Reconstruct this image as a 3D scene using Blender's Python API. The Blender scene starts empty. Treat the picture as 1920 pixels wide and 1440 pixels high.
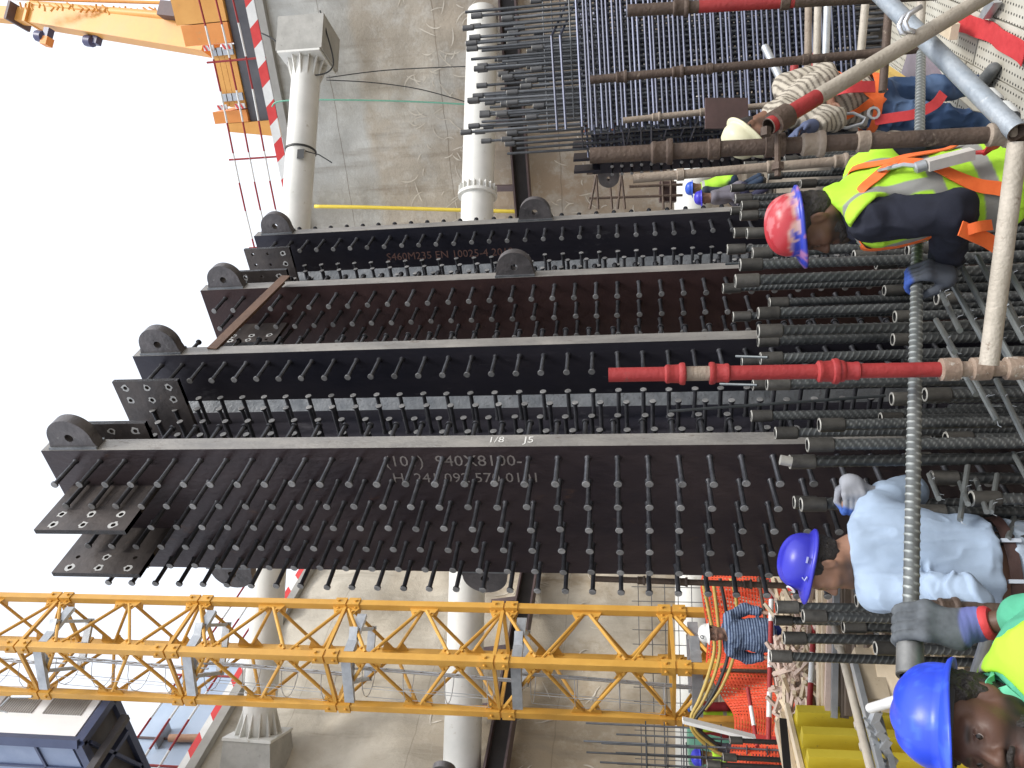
import bpy, math, random
import numpy as np
from math import sin, cos, pi, radians, atan2, sqrt
from mathutils import Matrix, Vector
random.seed(7); RNG = np.random.default_rng(7)
SC = bpy.context.scene
COL = SC.collection
# ------------------------------------------------------------------ camera (a phone held sideways: the frame is turned a quarter turn)
FPX = 1450.0; PITCH = radians(8.5); ROLL = radians(1.2)
CAM = np.array([0, 0, 2.4])
_R0 = np.array([1, 0, 0.]); _U0 = np.array([0, -sin(PITCH), cos(PITCH)]); FW = np.array([0, cos(PITCH), sin(PITCH)])
RT = _R0*cos(ROLL) - _U0*sin(ROLL); UP = _U0*cos(ROLL) + _R0*sin(ROLL)
cd = bpy.data.cameras.new('camera'); cam = bpy.data.objects.new('camera', cd); COL.objects.link(cam)
cd.sensor_fit = 'HORIZONTAL'; cd.sensor_width = 36; cd.lens = 36*FPX/1920
cd.clip_start = 0.05; cd.clip_end = 2000
cam.matrix_world = Matrix(((-UP[0], RT[0], -FW[0], CAM[0]), (-UP[1], RT[1], -FW[1], CAM[1]), (-UP[2], RT[2], -FW[2], CAM[2]), (0, 0, 0, 1)))
SC.camera = cam
# ------------------------------------------------------------------ daylight under a bright overcast sky
SUN_EL, SUN_AZ = radians(52), radians(215)
w = bpy.data.worlds.new('World'); SC.world = w; w.use_nodes = True
nt = w.node_tree; nt.nodes.clear()
sky = nt.nodes.new('ShaderNodeTexSky'); sky.sky_type = 'NISHITA'; sky.sun_disc = False
sky.sun_elevation = SUN_EL; sky.sun_rotation = SUN_AZ; sky.air_density = 1.5; sky.dust_density = 4.0
hs = nt.nodes.new('ShaderNodeHueSaturation'); hs.inputs['Saturation'].default_value = 0.12; hs.inputs['Value'].default_value = 1.0
mx = nt.nodes.new('ShaderNodeMix'); mx.data_type = 'RGBA'; mx.inputs[0].default_value = 0.6
mx.inputs[7].default_value = (7.3, 7.8, 8.8, 1)
bg = nt.nodes.new('ShaderNodeBackground'); bg.inputs['Strength'].default_value = 0.12
out = nt.nodes.new('ShaderNodeOutputWorld')
nt.links.new(sky.outputs[0], hs.inputs['Color']); nt.links.new(hs.outputs[0], mx.inputs[6])
nt.links.new(mx.outputs[2], bg.inputs[0]); nt.links.new(bg.outputs[0], out.inputs[0])
sd = bpy.data.lights.new('sun', 'SUN'); sd.energy = 1.5; sd.angle = radians(14); sd.color = (1, 0.96, 0.9)
so = bpy.data.objects.new('sun', sd); COL.objects.link(so)
# sun stands behind the camera to the right, high
_sdir = Vector((cos(SUN_EL)*0.62, -cos(SUN_EL)*0.55, sin(SUN_EL))).normalized()
so.rotation_euler = _sdir.to_track_quat('Z', 'Y').to_euler(); so.location = (8, -8, 20)
sky.sun_rotation = atan2(_sdir.x, _sdir.y)
vs = SC.view_settings; vs.view_transform = 'Standard'; vs.look = 'None'; vs.gamma = 1; vs.use_curve_mapping = False
vs.exposure = 0.78
SC.cycles.max_bounces = 6; SC.cycles.diffuse_bounces = 3; SC.cycles.glossy_bounces = 3; SC.cycles.caustics_reflective = False; SC.cycles.caustics_refractive = False
SC.cycles.use_denoising = True

# ------------------------------------------------------------------ helpers: where a point of the photograph lies in the place
def ray(x, y): return FW + RT*(720-y)/FPX + UP*(960-x)/FPX
def P(x, y, d=None, z=None):
    r = ray(x, y)
    t = (z-CAM[2])/r[2] if z is not None else d/r[1]
    return CAM + r*t
def A3(*v): return np.array(v, float)
def unit(v): v = np.asarray(v, float); return v/(np.linalg.norm(v)+1e-12)

# ------------------------------------------------------------------ materials
MATS = {}
def _lin(c): return tuple(c[:3])+(1,)
def mat(name, c1, c2=None, scale=6., rough=.6, bump=.0, metal=0., detail=6., fine=0., stretch=(1, 1, 1), c3=None, spots=.0, rvar=.12, rand=0., bscale=None, spec=.5, attr=False, clear=0.):
    if name in MATS: return MATS[name]
    m = bpy.data.materials.new(name); m.use_nodes = True; n = m.node_tree.nodes; L = m.node_tree.links
    b = n['Principled BSDF']; b.inputs['Metallic'].default_value = metal; b.inputs['Specular IOR Level'].default_value = spec
    if clear: b.inputs['Coat Weight'].default_value = clear; b.inputs['Coat Roughness'].default_value = .25
    tc = n.new('ShaderNodeTexCoord'); mp = n.new('ShaderNodeMapping'); mp.inputs['Scale'].default_value = stretch
    L.new(tc.outputs['Object'], mp.inputs[0])
    if rand:
        oi = n.new('ShaderNodeObjectInfo'); ad = n.new('ShaderNodeVectorMath'); ad.operation = 'ADD'
        cx = n.new('ShaderNodeCombineXYZ'); mm = n.new('ShaderNodeMath'); mm.operation = 'MULTIPLY'; mm.inputs[1].default_value = 37.
        L.new(oi.outputs['Random'], mm.inputs[0])
        for i in range(3): L.new(mm.outputs[0], cx.inputs[i])
        L.new(mp.outputs[0], ad.inputs[0]); L.new(cx.outputs[0], ad.inputs[1]); vec = ad.outputs[0]
    else: vec = mp.outputs[0]
    nz = n.new('ShaderNodeTexNoise'); nz.inputs['Scale'].default_value = scale; nz.inputs['Detail'].default_value = detail; nz.inputs['Roughness'].default_value = .62
    L.new(vec, nz.inputs['Vector'])
    cr = n.new('ShaderNodeValToRGB'); cr.color_ramp.elements[0].position = .32; cr.color_ramp.elements[1].position = .68
    c2 = c2 or tuple(v*.75 for v in c1)
    cr.color_ramp.elements[0].color = _lin(c1); cr.color_ramp.elements[1].color = _lin(c2)
    L.new(nz.outputs['Fac'], cr.inputs[0]); col = cr.outputs[0]
    if attr:
        at = n.new('ShaderNodeVertexColor'); at.layer_name = 'Col'
        mxx = n.new('ShaderNodeMix'); mxx.data_type = 'RGBA'; mxx.blend_type = 'MULTIPLY'; mxx.inputs[0].default_value = 1
        L.new(col, mxx.inputs[6]); L.new(at.outputs[0], mxx.inputs[7]); col = mxx.outputs[2]
    if c3 is not None:
        n2 = n.new('ShaderNodeTexNoise'); n2.inputs['Scale'].default_value = scale*3.3; n2.inputs['Detail'].default_value = 8; n2.inputs['Roughness'].default_value = .7
        L.new(vec, n2.inputs['Vector'])
        r2 = n.new('ShaderNodeValToRGB'); r2.color_ramp.elements[0].position = .62-spots*.3; r2.color_ramp.elements[1].position = .74-spots*.3
        mx2 = n.new('ShaderNodeMix'); mx2.data_type = 'RGBA'
        L.new(n2.outputs['Fac'], r2.inputs[0]); L.new(r2.outputs[0], mx2.inputs[0]); L.new(col, mx2.inputs[6]); mx2.inputs[7].default_value = _lin(c3); col = mx2.outputs[2]
    if rand:
        hv = n.new('ShaderNodeHueSaturation'); mr = n.new('ShaderNodeMapRange'); mr.inputs[3].default_value = 1-rand; mr.inputs[4].default_value = 1+rand
        L.new(oi.outputs['Random'], mr.inputs[0]); L.new(mr.outputs[0], hv.inputs['Value']); L.new(col, hv.inputs['Color']); col = hv.outputs[0]
    L.new(col, b.inputs['Base Color'])
    rr = n.new('ShaderNodeMapRange'); rr.inputs[3].default_value = max(.05, rough-rvar); rr.inputs[4].default_value = min(1, rough+rvar)
    L.new(nz.outputs['Fac'], rr.inputs[0]); L.new(rr.outputs[0], b.inputs['Roughness'])
    if bump:
        nb = n.new('ShaderNodeTexNoise'); nb.inputs['Scale'].default_value = bscale or scale*6; nb.inputs['Detail'].default_value = 5
        L.new(vec, nb.inputs['Vector']); bp = n.new('ShaderNodeBump'); bp.inputs['Strength'].default_value = bump; bp.inputs['Distance'].default_value = .02
        L.new(nb.outputs['Fac'], bp.inputs['Height']); L.new(bp.outputs[0], b.inputs['Normal'])
    MATS[name] = m; return m

STEEL = mat('mill_scale_steel', (.027, .020, .025), (.062, .044, .045), 2.2, .37, .16, .3, c3=(.105, .058, .040), spots=.03, bscale=40, stretch=(1, 1, .45))
STEELB = mat('mill_scale_steel_bluish', (.023, .024, .036), (.052, .046, .055), 2.0, .40, .14, .4, c3=(.12, .115, .125), spots=.03, bscale=40, stretch=(1, 1, .4))
SPL = mat('splice_plate_steel', (.060, .052, .050), (.115, .098, .090), 6, .45, .15, .4, c3=(.17, .13, .10), spots=.02)
CUT = mat('flame_cut_steel_edge', (.22, .21, .20), (.36, .34, .31), 7, .5, .25, .35, c3=(.16, .13, .11), spots=.1, stretch=(1, 1, .35), bscale=90)
WELD = mat('ground_weld_steel', (.13, .14, .15), (.26, .27, .28), 9, .42, .2, .5, c3=(.07, .06, .06), spots=.1)
LUGM = mat('lug_steel', (.085, .080, .082), (.17, .155, .155), 7, .45, .2, .4, c3=(.30, .29, .28), spots=.03)
SHAFT = mat('stud_steel', (.046, .048, .056), (.095, .096, .105), 20, .36, .05, .55, rand=.3)
HEADM = mat('stud_head_steel', (.17, .17, .17), (.29, .285, .28), 40, .5, .1, .3, rand=.3)
REB = mat('rebar_steel', (.050, .060, .065), (.095, .105, .112), 9, .42, .05, .55, c3=(.12, .075, .05), spots=-.06, rand=.3)
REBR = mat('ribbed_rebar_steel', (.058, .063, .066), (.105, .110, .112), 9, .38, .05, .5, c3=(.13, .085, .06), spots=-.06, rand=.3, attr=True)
REBL = mat('rebar_steel_pale', (.15, .165, .165), (.24, .25, .245), 7, .45, .08, .5, c3=(.12, .10, .085), spots=.0)
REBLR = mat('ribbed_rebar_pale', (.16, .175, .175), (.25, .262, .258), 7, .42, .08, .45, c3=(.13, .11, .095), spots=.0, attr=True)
COUP = mat('coupler_steel', (.055, .052, .048), (.10, .095, .085), 14, .5, .1, .45, c3=(.16, .145, .12), spots=-.02, rand=.35)
COUPE = mat('coupler_rim', (.34, .33, .30), (.46, .45, .41), 20, .5, 0, .4)
DARK = mat('dark_void', (.008, .008, .009), (.014, .013, .013), 6, .8)
CAGEM = mat('cage_tie_steel', (.050, .056, .088), (.105, .115, .165), 5, .42, .05, .5, rand=.35)
CAGEV = mat('cage_bar_steel', (.085, .090, .100), (.15, .158, .168), 6, .5, .05, .4, rand=.3)
WHITEP = mat('strut_paint_white', (.62, .62, .58), (.74, .73, .69), 1.6, .5, .05, 0, c3=(.40, .35, .26), spots=-.02)
CONC = mat('concrete_grey', (.34, .335, .31), (.46, .45, .42), 3, .85, .25, c3=(.24, .23, .21), spots=.06)
YEL = mat('crane_yellow', (.58, .30, .050), (.70, .39, .075), 2.2, .42, .05, 0, c3=(.42, .22, .05), spots=-.06)
ORG = mat('crane_orange', (.66, .30, .06), (.78, .40, .10), 1.5, .5, .04, 0, c3=(.45, .28, .12), spots=.0)
ORG2 = mat('counterweight_orange', (.70, .25, .05), (.80, .32, .08), 2, .55, .04, 0, c3=(.5, .3, .12), spots=.0)
GALV = mat('galvanised_steel', (.36, .38, .40), (.50, .52, .54), 8, .4, .05, .6, c3=(.28, .27, .25), spots=.0)
RUST = mat('rusty_tube', (.058, .040, .031), (.125, .086, .064), 7, .65, .3, .25, c3=(.30, .24, .18), spots=.05, bscale=70)
RUSTP = mat('rusty_tube_pale', (.22, .17, .13), (.34, .28, .22), 7, .7, .3, .1, c3=(.14, .085, .055), spots=.08, bscale=70)
BEIGE = mat('dirty_tube_beige', (.36, .32, .26), (.48, .43, .36), 9, .62, .25, .15, c3=(.17, .12, .085), spots=.03, bscale=90)
BLUEG = mat('dirty_tube_bluegrey', (.24, .28, .32), (.36, .39, .42), 9, .55, .2, .35, c3=(.52, .52, .5), spots=.02, bscale=60)
REDP = mat('red_paint_worn', (.27, .020, .022), (.36, .034, .033), 8, .6, .2, 0, c3=(.17, .055, .045), spots=.06, bscale=60)
WHP = mat('white_paint', (.70, .70, .68), (.80, .80, .78), 6, .5, .05, 0, c3=(.5, .46, .42), spots=-.05)
REDW = mat('red_paint', (.60, .030, .030), (.70, .055, .05), 5, .5, .05)
BLACKB = mat('dark_beam', (.018, .016, .017), (.035, .03, .03), 3, .55, .1, .2)
PURP = mat('brown_steel_beam', (.085, .060, .062), (.14, .10, .10), 3, .6, .15, .15, c3=(.2, .17, .15), spots=.0)
NET = mat('orange_red_netting', (.78, .085, .035), (.88, .13, .055), 8, .55)
TIMB = mat('pale_timber', (.55, .44, .30), (.68, .57, .42), 5, .75, .15, 0, stretch=(1, 1, 1), c3=(.38, .27, .17), spots=.03, rand=.25)
TIMP = mat('pinkish_timber', (.50, .37, .30), (.62, .49, .41), 5, .75, .15, 0, c3=(.3, .2, .15), spots=.03, rand=.3)
TIMD = mat('dark_timber', (.12, .085, .06), (.2, .15, .11), 5, .75, .15, 0, rand=.3)
PLY = mat('brown_plywood', (.060, .035, .032), (.095, .055, .05), 6, .55, .08)
YSK = mat('yellow_ribbed_steel', (.68, .53, .04), (.76, .61, .07), 3, .5, .08, 0, c3=(.40, .31, .08), spots=.0)
CABLE = mat('cable_black', (.02, .02, .02), (.035, .035, .035), 8, .5)
CABY = mat('cable_ochre', (.45, .31, .07), (.55, .40, .12), 8, .5)
HOSEY = mat('hose_yellow', (.78, .58, .05), (.82, .63, .08), 8, .45)
HOSEG = mat('hose_green', (.16, .42, .30), (.2, .5, .36), 8, .45)
DECKM = None

# ------------------------------------------------------------------ mesh builder (world coordinates, or the thing's own when local)
WM = {}
class MB:
    def __init__(s): s.v = []; s.f = []; s.m = []; s.n = 0
    def add(s, V, Fs, mi=0):
        b = s.n; V = np.asarray(V, float); s.v.append(V); s.n += len(V)
        s.f += [tuple(i+b for i in f) for f in Fs]; s.m += [mi]*len(Fs)
    def obox(s, c, ax, h, mi=0):            # centre, three unit axes, half sizes
        c = np.asarray(c, float); ax = [unit(a) for a in ax]
        V = [c + ax[0]*h[0]*i + ax[1]*h[1]*j + ax[2]*h[2]*k for i in (-1, 1) for j in (-1, 1) for k in (-1, 1)]
        s.add(V, [(0, 1, 3, 2), (4, 6, 7, 5), (0, 4, 5, 1), (2, 3, 7, 6), (0, 2, 6, 4), (1, 5, 7, 3)], mi)
    def box(s, lo, hi, mi=0):
        lo = np.array(lo, float); hi = np.array(hi, float); s.obox((lo+hi)/2, np.eye(3), (hi-lo)/2, mi)
    def beam(s, a, b, w, h, mi=0, up=(0, 0, 1)):
        a = np.asarray(a, float); b = np.asarray(b, float); d = unit(b-a); u = np.asarray(up, float)
        if abs(d@u) > .97: u = A3(1, 0, 0)
        sd = unit(np.cross(d, u)); u2 = np.cross(sd, d); s.obox((a+b)/2, (d, sd, u2), (np.linalg.norm(b-a)/2, w/2, h/2), mi)
    def tube(s, pts, r, n=10, cap=True, mi=0, up=None):
        pts = [np.asarray(p, float) for p in pts]; k = len(pts); rs = r if hasattr(r, '__len__') else [r]*k
        V = []; prev = None
        for i in range(k):
            d = unit(pts[min(i+1, k-1)] - pts[max(i-1, 0)])
            if prev is None:
                u = A3(0, 0, 1) if abs(d[2]) < .9 else A3(1, 0, 0)
                a = unit(np.cross(d, u))
            else: a = unit(prev - d*(prev@d))
            prev = a; b = np.cross(d, a)
            for j in range(n): t = 2*pi*j/n; V.append(pts[i] + (a*cos(t)+b*sin(t))*rs[i])
        Fs = [(i*n+j, i*n+(j+1) % n, (i+1)*n+(j+1) % n, (i+1)*n+j) for i in range(k-1) for j in range(n)]
        if cap: Fs += [tuple(range(n))[::-1], tuple((k-1)*n+j for j in range(n))]
        s.add(V, Fs, mi)
    def lathe(s, prof, c=(0, 0, 0), ax=(0, 0, 1), n=16, mi=0, close=True):   # prof: (radius, height)
        ax = unit(ax); a = unit(np.cross(ax, A3(0, 0, 1) if abs(ax[2]) < .9 else A3(1, 0, 0))); b = np.cross(ax, a); c = np.asarray(c, float)
        V = [c + ax*h + (a*cos(2*pi*j/n)+b*sin(2*pi*j/n))*r for r, h in prof for j in range(n)]
        k = len(prof); Fs = [(i*n+j, i*n+(j+1) % n, (i+1)*n+(j+1) % n, (i+1)*n+j) for i in range(k-1) for j in range(n)]
        if close: Fs += [tuple(range(n))[::-1], tuple((k-1)*n+j for j in range(n))]
        s.add(V, Fs, mi)
    def prism(s, poly, ex, mi=0):           # polygon (world points), extruded by ex
        poly = [np.asarray(p, float) for p in poly]; ex = np.asarray(ex, float); n = len(poly)
        s.add(poly+[p+ex for p in poly], [tuple(range(n))[::-1], tuple(range(n, 2*n))]+[(i, (i+1) % n, n+(i+1) % n, n+i) for i in range(n)], mi)
    def holed(s, org, ex, ey, en, t, cells, nseg=20, mi=0, mi_in=None):
        """plate in the plane org + x ex + y ey, thickness t along en, cells = (inside function | rect, hx, hy, r)"""
        org, ex, ey, en = [np.asarray(q, float) for q in (org, ex, ey, en)]
        for shape, hx, hy, r in cells:
            if callable(shape):
                angs = [2*pi*i/(nseg*2) for i in range(nseg*2)]
                def rad(a):
                    lo, hi = r, 1.0
                    for _ in range(22):
                        md = (lo+hi)/2
                        if shape(hx+md*cos(a), hy+md*sin(a)): lo = md
                        else: hi = md
                    return lo
                outp = [(hx+rad(a)*cos(a), hy+rad(a)*sin(a)) for a in angs]
            else:
                x0, x1, y0, y1 = shape
                angs = sorted([2*pi*i/nseg for i in range(nseg)]+[atan2(y-hy, x-hx) % (2*pi) for x in (x0, x1) for y in (y0, y1)])
                outp = []
                for a in angs:
                    ca, sa = cos(a), sin(a)
                    tt = min(((x1-hx) if ca > 0 else (x0-hx))/ca if abs(ca) > 1e-9 else 9, ((y1-hy) if sa > 0 else (y0-hy))/sa if abs(sa) > 1e-9 else 9)
                    outp.append((hx+tt*ca, hy+tt*sa))
            inn = [(hx+r*cos(a), hy+r*sin(a)) for a in angs]; n = len(angs)
            V = [org+ex*x+ey*y for x, y in outp]+[org+ex*x+ey*y for x, y in inn]; V += [v+en*t for v in V]
            Fs = [(i, (i+1) % n, n+(i+1) % n, n+i) for i in range(n)]+[(2*n+i, 3*n+i, 3*n+(i+1) % n, 2*n+(i+1) % n) for i in range(n)]
            Fs += [(i, 2*n+i, 2*n+(i+1) % n, (i+1) % n) for i in range(n)]
            s.add(V, Fs, mi)
            s.add([V[n+i] for i in range(n)]+[V[3*n+i] for i in range(n)], [(i, (i+1) % n, n+(i+1) % n, n+i) for i in range(n)], mi if mi_in is None else mi_in)
    def mesh(s, name, mats, smooth=None, inv=None):
        me = bpy.data.meshes.new(name); V = np.concatenate(s.v) if s.v else np.zeros((0, 3))
        if inv is not None: V = V @ np.array(inv.to_3x3()).T + np.array(inv.translation)
        me.from_pydata(V.tolist(), [], s.f)
        for m in (mats if isinstance(mats, (list, tuple)) else [mats]): me.materials.append(m)
        if any(s.m): me.polygons.foreach_set('material_index', s.m)
        if smooth:
            me.polygons.foreach_set('use_smooth', [True]*len(s.f))
            if smooth is not True: me.set_sharp_from_angle(angle=radians(smooth))
        me.update(); return me
    def build(s, name, mats, parent=None, smooth=None, local=False):
        inv = None if (local or parent is None) else WM[parent].inverted()
        return link(name, s.mesh(name, mats, smooth, inv), parent)
def link(name, me, parent=None, M=None):
    o = bpy.data.objects.new(name, me); COL.objects.link(o)
    if parent is not None: o.parent = parent
    base = WM.get(parent, Matrix()) if parent is not None else Matrix()
    if M is not None: o.matrix_basis = M; WM[o] = base @ M
    else: WM[o] = base.copy()
    return o
def tag(o, label=None, cat=None, group=None, kind=None):
    for k, v in (('label', label), ('category', cat), ('group', group), ('kind', kind)):
        if v: o[k] = v
    return o
def thing(name, label, cat, loc=(0, 0, 0), rotz=0., group=None):
    o = bpy.data.objects.new(name, None); COL.objects.link(o); o.empty_display_size = .1
    o.location = tuple(float(q) for q in loc); o.rotation_euler = (0, 0, rotz)
    WM[o] = Matrix.Translation(Vector([float(q) for q in loc])) @ Matrix.Rotation(rotz, 4, 'Z')
    return tag(o, label, cat, group)
def align(d, up=None):
    """matrix turning +Z onto d"""
    return Vector([float(q) for q in d]).to_track_quat('Z', 'Y').to_matrix().to_4x4()
def T(v): return Matrix.Translation(Vector([float(q) for q in v]))

# value noise, for shapes
def vnoise(p, seed=0):
    p = np.asarray(p, float); i = np.floor(p).astype(np.int64); f = p-i; f = f*f*(3-2*f); r = 0
    def h(a, b, c):
        n = (a*374761393 + b*668265263 + c*2147483647 + seed*974634777) & 0xffffffff
        n = ((n ^ (n >> 13))*1274126177) & 0xffffffff; return ((n ^ (n >> 16)) & 0xffff)/65535.
    for dx in (0, 1):
        for dy in (0, 1):
            for dz in (0, 1):
                r = r + h(i[:, 0]+dx, i[:, 1]+dy, i[:, 2]+dz)*(f[:, 0] if dx else 1-f[:, 0])*(f[:, 1] if dy else 1-f[:, 1])*(f[:, 2] if dz else 1-f[:, 2])
    return r*2-1
def fbm(p, s, o=3, seed=0): return sum(vnoise(p*s*2**k, seed+k)*.5**k for k in range(o))
# ================================================================== SETTING
# ground
g = MB(); N = 90
xs = np.concatenate([np.linspace(-14, 20, N), ]); ys = np.linspace(-4, 30, N)
V = np.array([(x, y, 0) for x in xs for y in ys]); V[:, 2] = -.22 + .05*fbm(V, .9, 3, 3)
g.add(V, [(i*N+j, (i+1)*N+j, (i+1)*N+j+1, i*N+j+1) for i in range(N-1) for j in range(N-1)])
for a, b in (((-900, -900), (-14, 900)), ((20, -900), (900, 900)), ((-14, -900), (20, -4)), ((-14, 30), (20, 900))):
    g.add([(a[0], a[1], -.22), (b[0], a[1], -.22), (b[0], b[1], -.22), (a[0], b[1], -.22)], [(0, 1, 2, 3)])
GRD = mat('site_ground', (.17, .145, .115), (.26, .225, .18), 1.6, .9, .4, c3=(.10, .085, .07), spots=.05)
tag(g.build('ground', GRD, None, 20), kind='structure')

# excavation walls: two sprayed-concrete faces meeting in a corner
WT = 10.4
wr0, wr1 = A3(8.70, 16.28, 0), A3(4.37, 18.31, 0); wl0, wl1 = A3(-6.80, 13.16, 0), A3(-4.76, 17.86, 0)
dr = unit(wr1-wr0); dl = unit(wl1-wl0)
_s = np.linalg.solve(np.array([[dr[0], -dl[0]], [dr[1], -dl[1]]]), (wl0-wr0)[:2]); CORNER = wr0+dr*_s[0]
NR = unit(A3(-dr[1], dr[0], 0)); NR = NR if NR@(-CORNER) > 0 else -NR        # towards the excavation
NL = unit(A3(-dl[1], dl[0], 0)); NL = NL if NL@(-CORNER) > 0 else -NL
def wall_mat(name, low, mid, top, scr, joint):
    m = bpy.data.materials.new(name); m.use_nodes = True; n = m.node_tree.nodes; L = m.node_tree.links; b = n['Principled BSDF']
    b.inputs['Roughness'].default_value = .9; b.inputs['Specular IOR Level'].default_value = .2
    tc = n.new('ShaderNodeTexCoord'); se = n.new('ShaderNodeSeparateXYZ'); L.new(tc.outputs['Object'], se.inputs[0])
    def noise(sc, det=6, st=None, ro=.6):
        q = n.new('ShaderNodeTexNoise'); q.inputs['Scale'].default_value = sc; q.inputs['Detail'].default_value = det; q.inputs['Roughness'].default_value = ro
        if st: mp = n.new('ShaderNodeMapping'); mp.inputs['Scale'].default_value = st; L.new(tc.outputs['Object'], mp.inputs[0]); L.new(mp.outputs[0], q.inputs[0])
        else: L.new(tc.outputs['Object'], q.inputs[0])
        return q.outputs['Fac']
    def math_(op, a, c, cl=False):
        q = n.new('ShaderNodeMath'); q.operation = op; q.use_clamp = cl
        for i, v in enumerate((a, c)):
            if isinstance(v, (int, float)): q.inputs[i].default_value = v
            else: L.new(v, q.inputs[i])
        return q.outputs[0]
    def mixc(f, a, c):
        q = n.new('ShaderNodeMix'); q.data_type = 'RGBA'
        for s_, v in ((0, f), (6, a), (7, c)):
            if isinstance(v, (int, float)): q.inputs[s_].default_value = v
            elif isinstance(v, tuple): q.inputs[s_].default_value = _lin(v)
            else: L.new(v, q.inputs[s_])
        return q.outputs[2]
    z = math_('ADD', se.outputs[2], math_('MULTIPLY', noise(.7, 5), 1.1))
    def step(zz, a, c):
        q = n.new('ShaderNodeMapRange'); q.inputs[1].default_value = a; q.inputs[2].default_value = c; L.new(zz, q.inputs[0]); return q.outputs[0]
    col = mixc(step(z, 5.5, 7.3), low, mid); col = mixc(step(z, 8.7, 8.95), col, top)
    col = mixc(math_('MULTIPLY', step(noise(.55, 7, (1, 1, .45)), .42, .62), .55), col, tuple(v*.66 for v in mid))
    col = mixc(math_('MULTIPLY', step(noise(2.2, 9, None, .72), .5, .7), .45), col, tuple(min(1, v*1.35) for v in top))
    col = mixc(math_('MULTIPLY', step(noise(3.0, 6, (1.2, 1.2, .10)), .56, .70), .4), col, tuple(v*.5 for v in low))
    col = mixc(math_('MULTIPLY', step(noise(.32, 6, (1, 1, .8), .7), .50, .60), .55), col, tuple(min(1, v*1.18) for v in top))
    col = mixc(math_('MULTIPLY', step(noise(1.1, 8, (1.5, 1.5, .3), .7), .55, .68), .45), col, tuple(v*.62 for v in mid))
    # (scratches are modelled)
    # white tie-back scratches in the band above the lower strut
    vo = n.new('ShaderNodeTexVoronoi'); vo.feature = 'DISTANCE_TO_EDGE'; vo.inputs['Scale'].default_value = 1.9
    dn = n.new('ShaderNodeTexNoise'); dn.inputs['Scale'].default_value = 2.4; dn.inputs['Detail'].default_value = 4
    vm = n.new('ShaderNodeMix'); vm.data_type = 'VECTOR'; vm.inputs[0].default_value = .35
    L.new(tc.outputs['Object'], dn.inputs[0]); L.new(tc.outputs['Object'], vm.inputs[4]); L.new(dn.outputs['Color'], vm.inputs[5]); L.new(vm.outputs[1], vo.inputs['Vector'])
    lines = math_('MULTIPLY', step(vo.outputs['Distance'], .010, .003), step(noise(1.0, 3), .50, .62))
    band = math_('MULTIPLY', step(se.outputs[2], 1.0, 2.0), step(se.outputs[2], 7.6, 6.8))
    col = mixc(math_('MULTIPLY', math_('MULTIPLY', lines, band), scr), col, (.70, .66, .58))
    # joints between lifts and panels
    hj = math_('LESS_THAN', math_('ABSOLUTE', math_('SUBTRACT', math_('FRACT', math_('DIVIDE', math_('ADD', se.outputs[2], math_('MULTIPLY', noise(1.2, 2), .12)), 2.6), 0), .5), 0), .004)
    col = mixc(math_('MULTIPLY', hj, joint), col, tuple(v*.4 for v in low))
    L.new(col, b.inputs['Base Color'])
    bp = n.new('ShaderNodeBump'); bp.inputs['Strength'].default_value = .55; bp.inputs['Distance'].default_value = .04
    L.new(noise(9, 9, None, .75), bp.inputs['Height']); L.new(bp.outputs[0], b.inputs['Normal']); return m
WMR = wall_mat('wall_concrete_right', (.40, .31, .225), (.52, .465, .385), (.53, .53, .50), .12, .5)
WML = wall_mat('wall_concrete_left', (.42, .345, .25), (.53, .475, .385), (.53, .49, .415), .10, .3)
def exc_wall(name, label, a, d, nrm, length, m, amp, seed):
    nu, nv = int(length/.16), int((WT+1)/.16); u = np.linspace(0, length, nu); vv = np.linspace(-1, WT, nv)
    V = np.array([a + d*x + A3(0, 0, z) for x in u for z in vv])
    fade = np.clip((WT-V[:, 2])/.5, .0, 1)
    rough = fbm(V, .45, 3, seed)*amp*2.2 + fbm(V, 1.7, 4, seed+9)*amp
    V += nrm*(rough*fade)[:, None]
    mb = MB(); mb.add(V, [(i*nv+j, (i+1)*nv+j, (i+1)*nv+j+1, i*nv+j+1) for i in range(nu-1) for j in range(nv-1)])
    o = mb.build(name, m, None, True); return tag(o, label, 'wall')
wR = exc_wall('retaining_wall', 'tan and grey concrete excavation wall behind the steel columns and dense rebar cage', CORNER, -dr, NR, 22, WMR, .035, 1)
wL = exc_wall('retaining_wall', 'rough sprayed concrete excavation wall behind the yellow crane mast', CORNER, -dl, NL, 16, WML, .07, 5)
# street level round the excavation (outside the walls)
st = MB(); back = 300.
cpt = CORNER+A3(0, 0, WT)
a1 = cpt-dr*200; a2 = cpt-dl*200
st.add([cpt, a1, a1-NR*300, cpt-NR*300-NL*300, a2-NL*300, a2], [(0, 1, 2, 3), (0, 3, 4, 5)])
for a, b, nn in ((cpt, cpt-dr*22, NR), (cpt, cpt-dl*16, NL)):
    st.prism([a, b, b-A3(0, 0, .18), a-A3(0, 0, .18)], nn*.16)
PAV = mat('street_paving', (.30, .29, .27), (.40, .39, .36), 2, .85, .2)
tag(st.build('street', PAV, None), kind='structure')
# block paving edge on the left side
pv = MB(); s0 = cpt
for i in range(34):
    for j in range(3):
        c = cpt - dl*(.25+i*.42+(.21 if j % 2 else 0)) - NL*(.12+.24*j) + A3(0, 0, .035)
        if (c-cpt)@(-dl) < 15: pv.obox(c, (dl, NL, (0, 0, 1)), (.20, .11, .03))
tag(pv.build('paving_block', mat('paving_block', (.27, .27, .26), (.36, .355, .34), 5, .85, .2)), kind='stuff')

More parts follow.
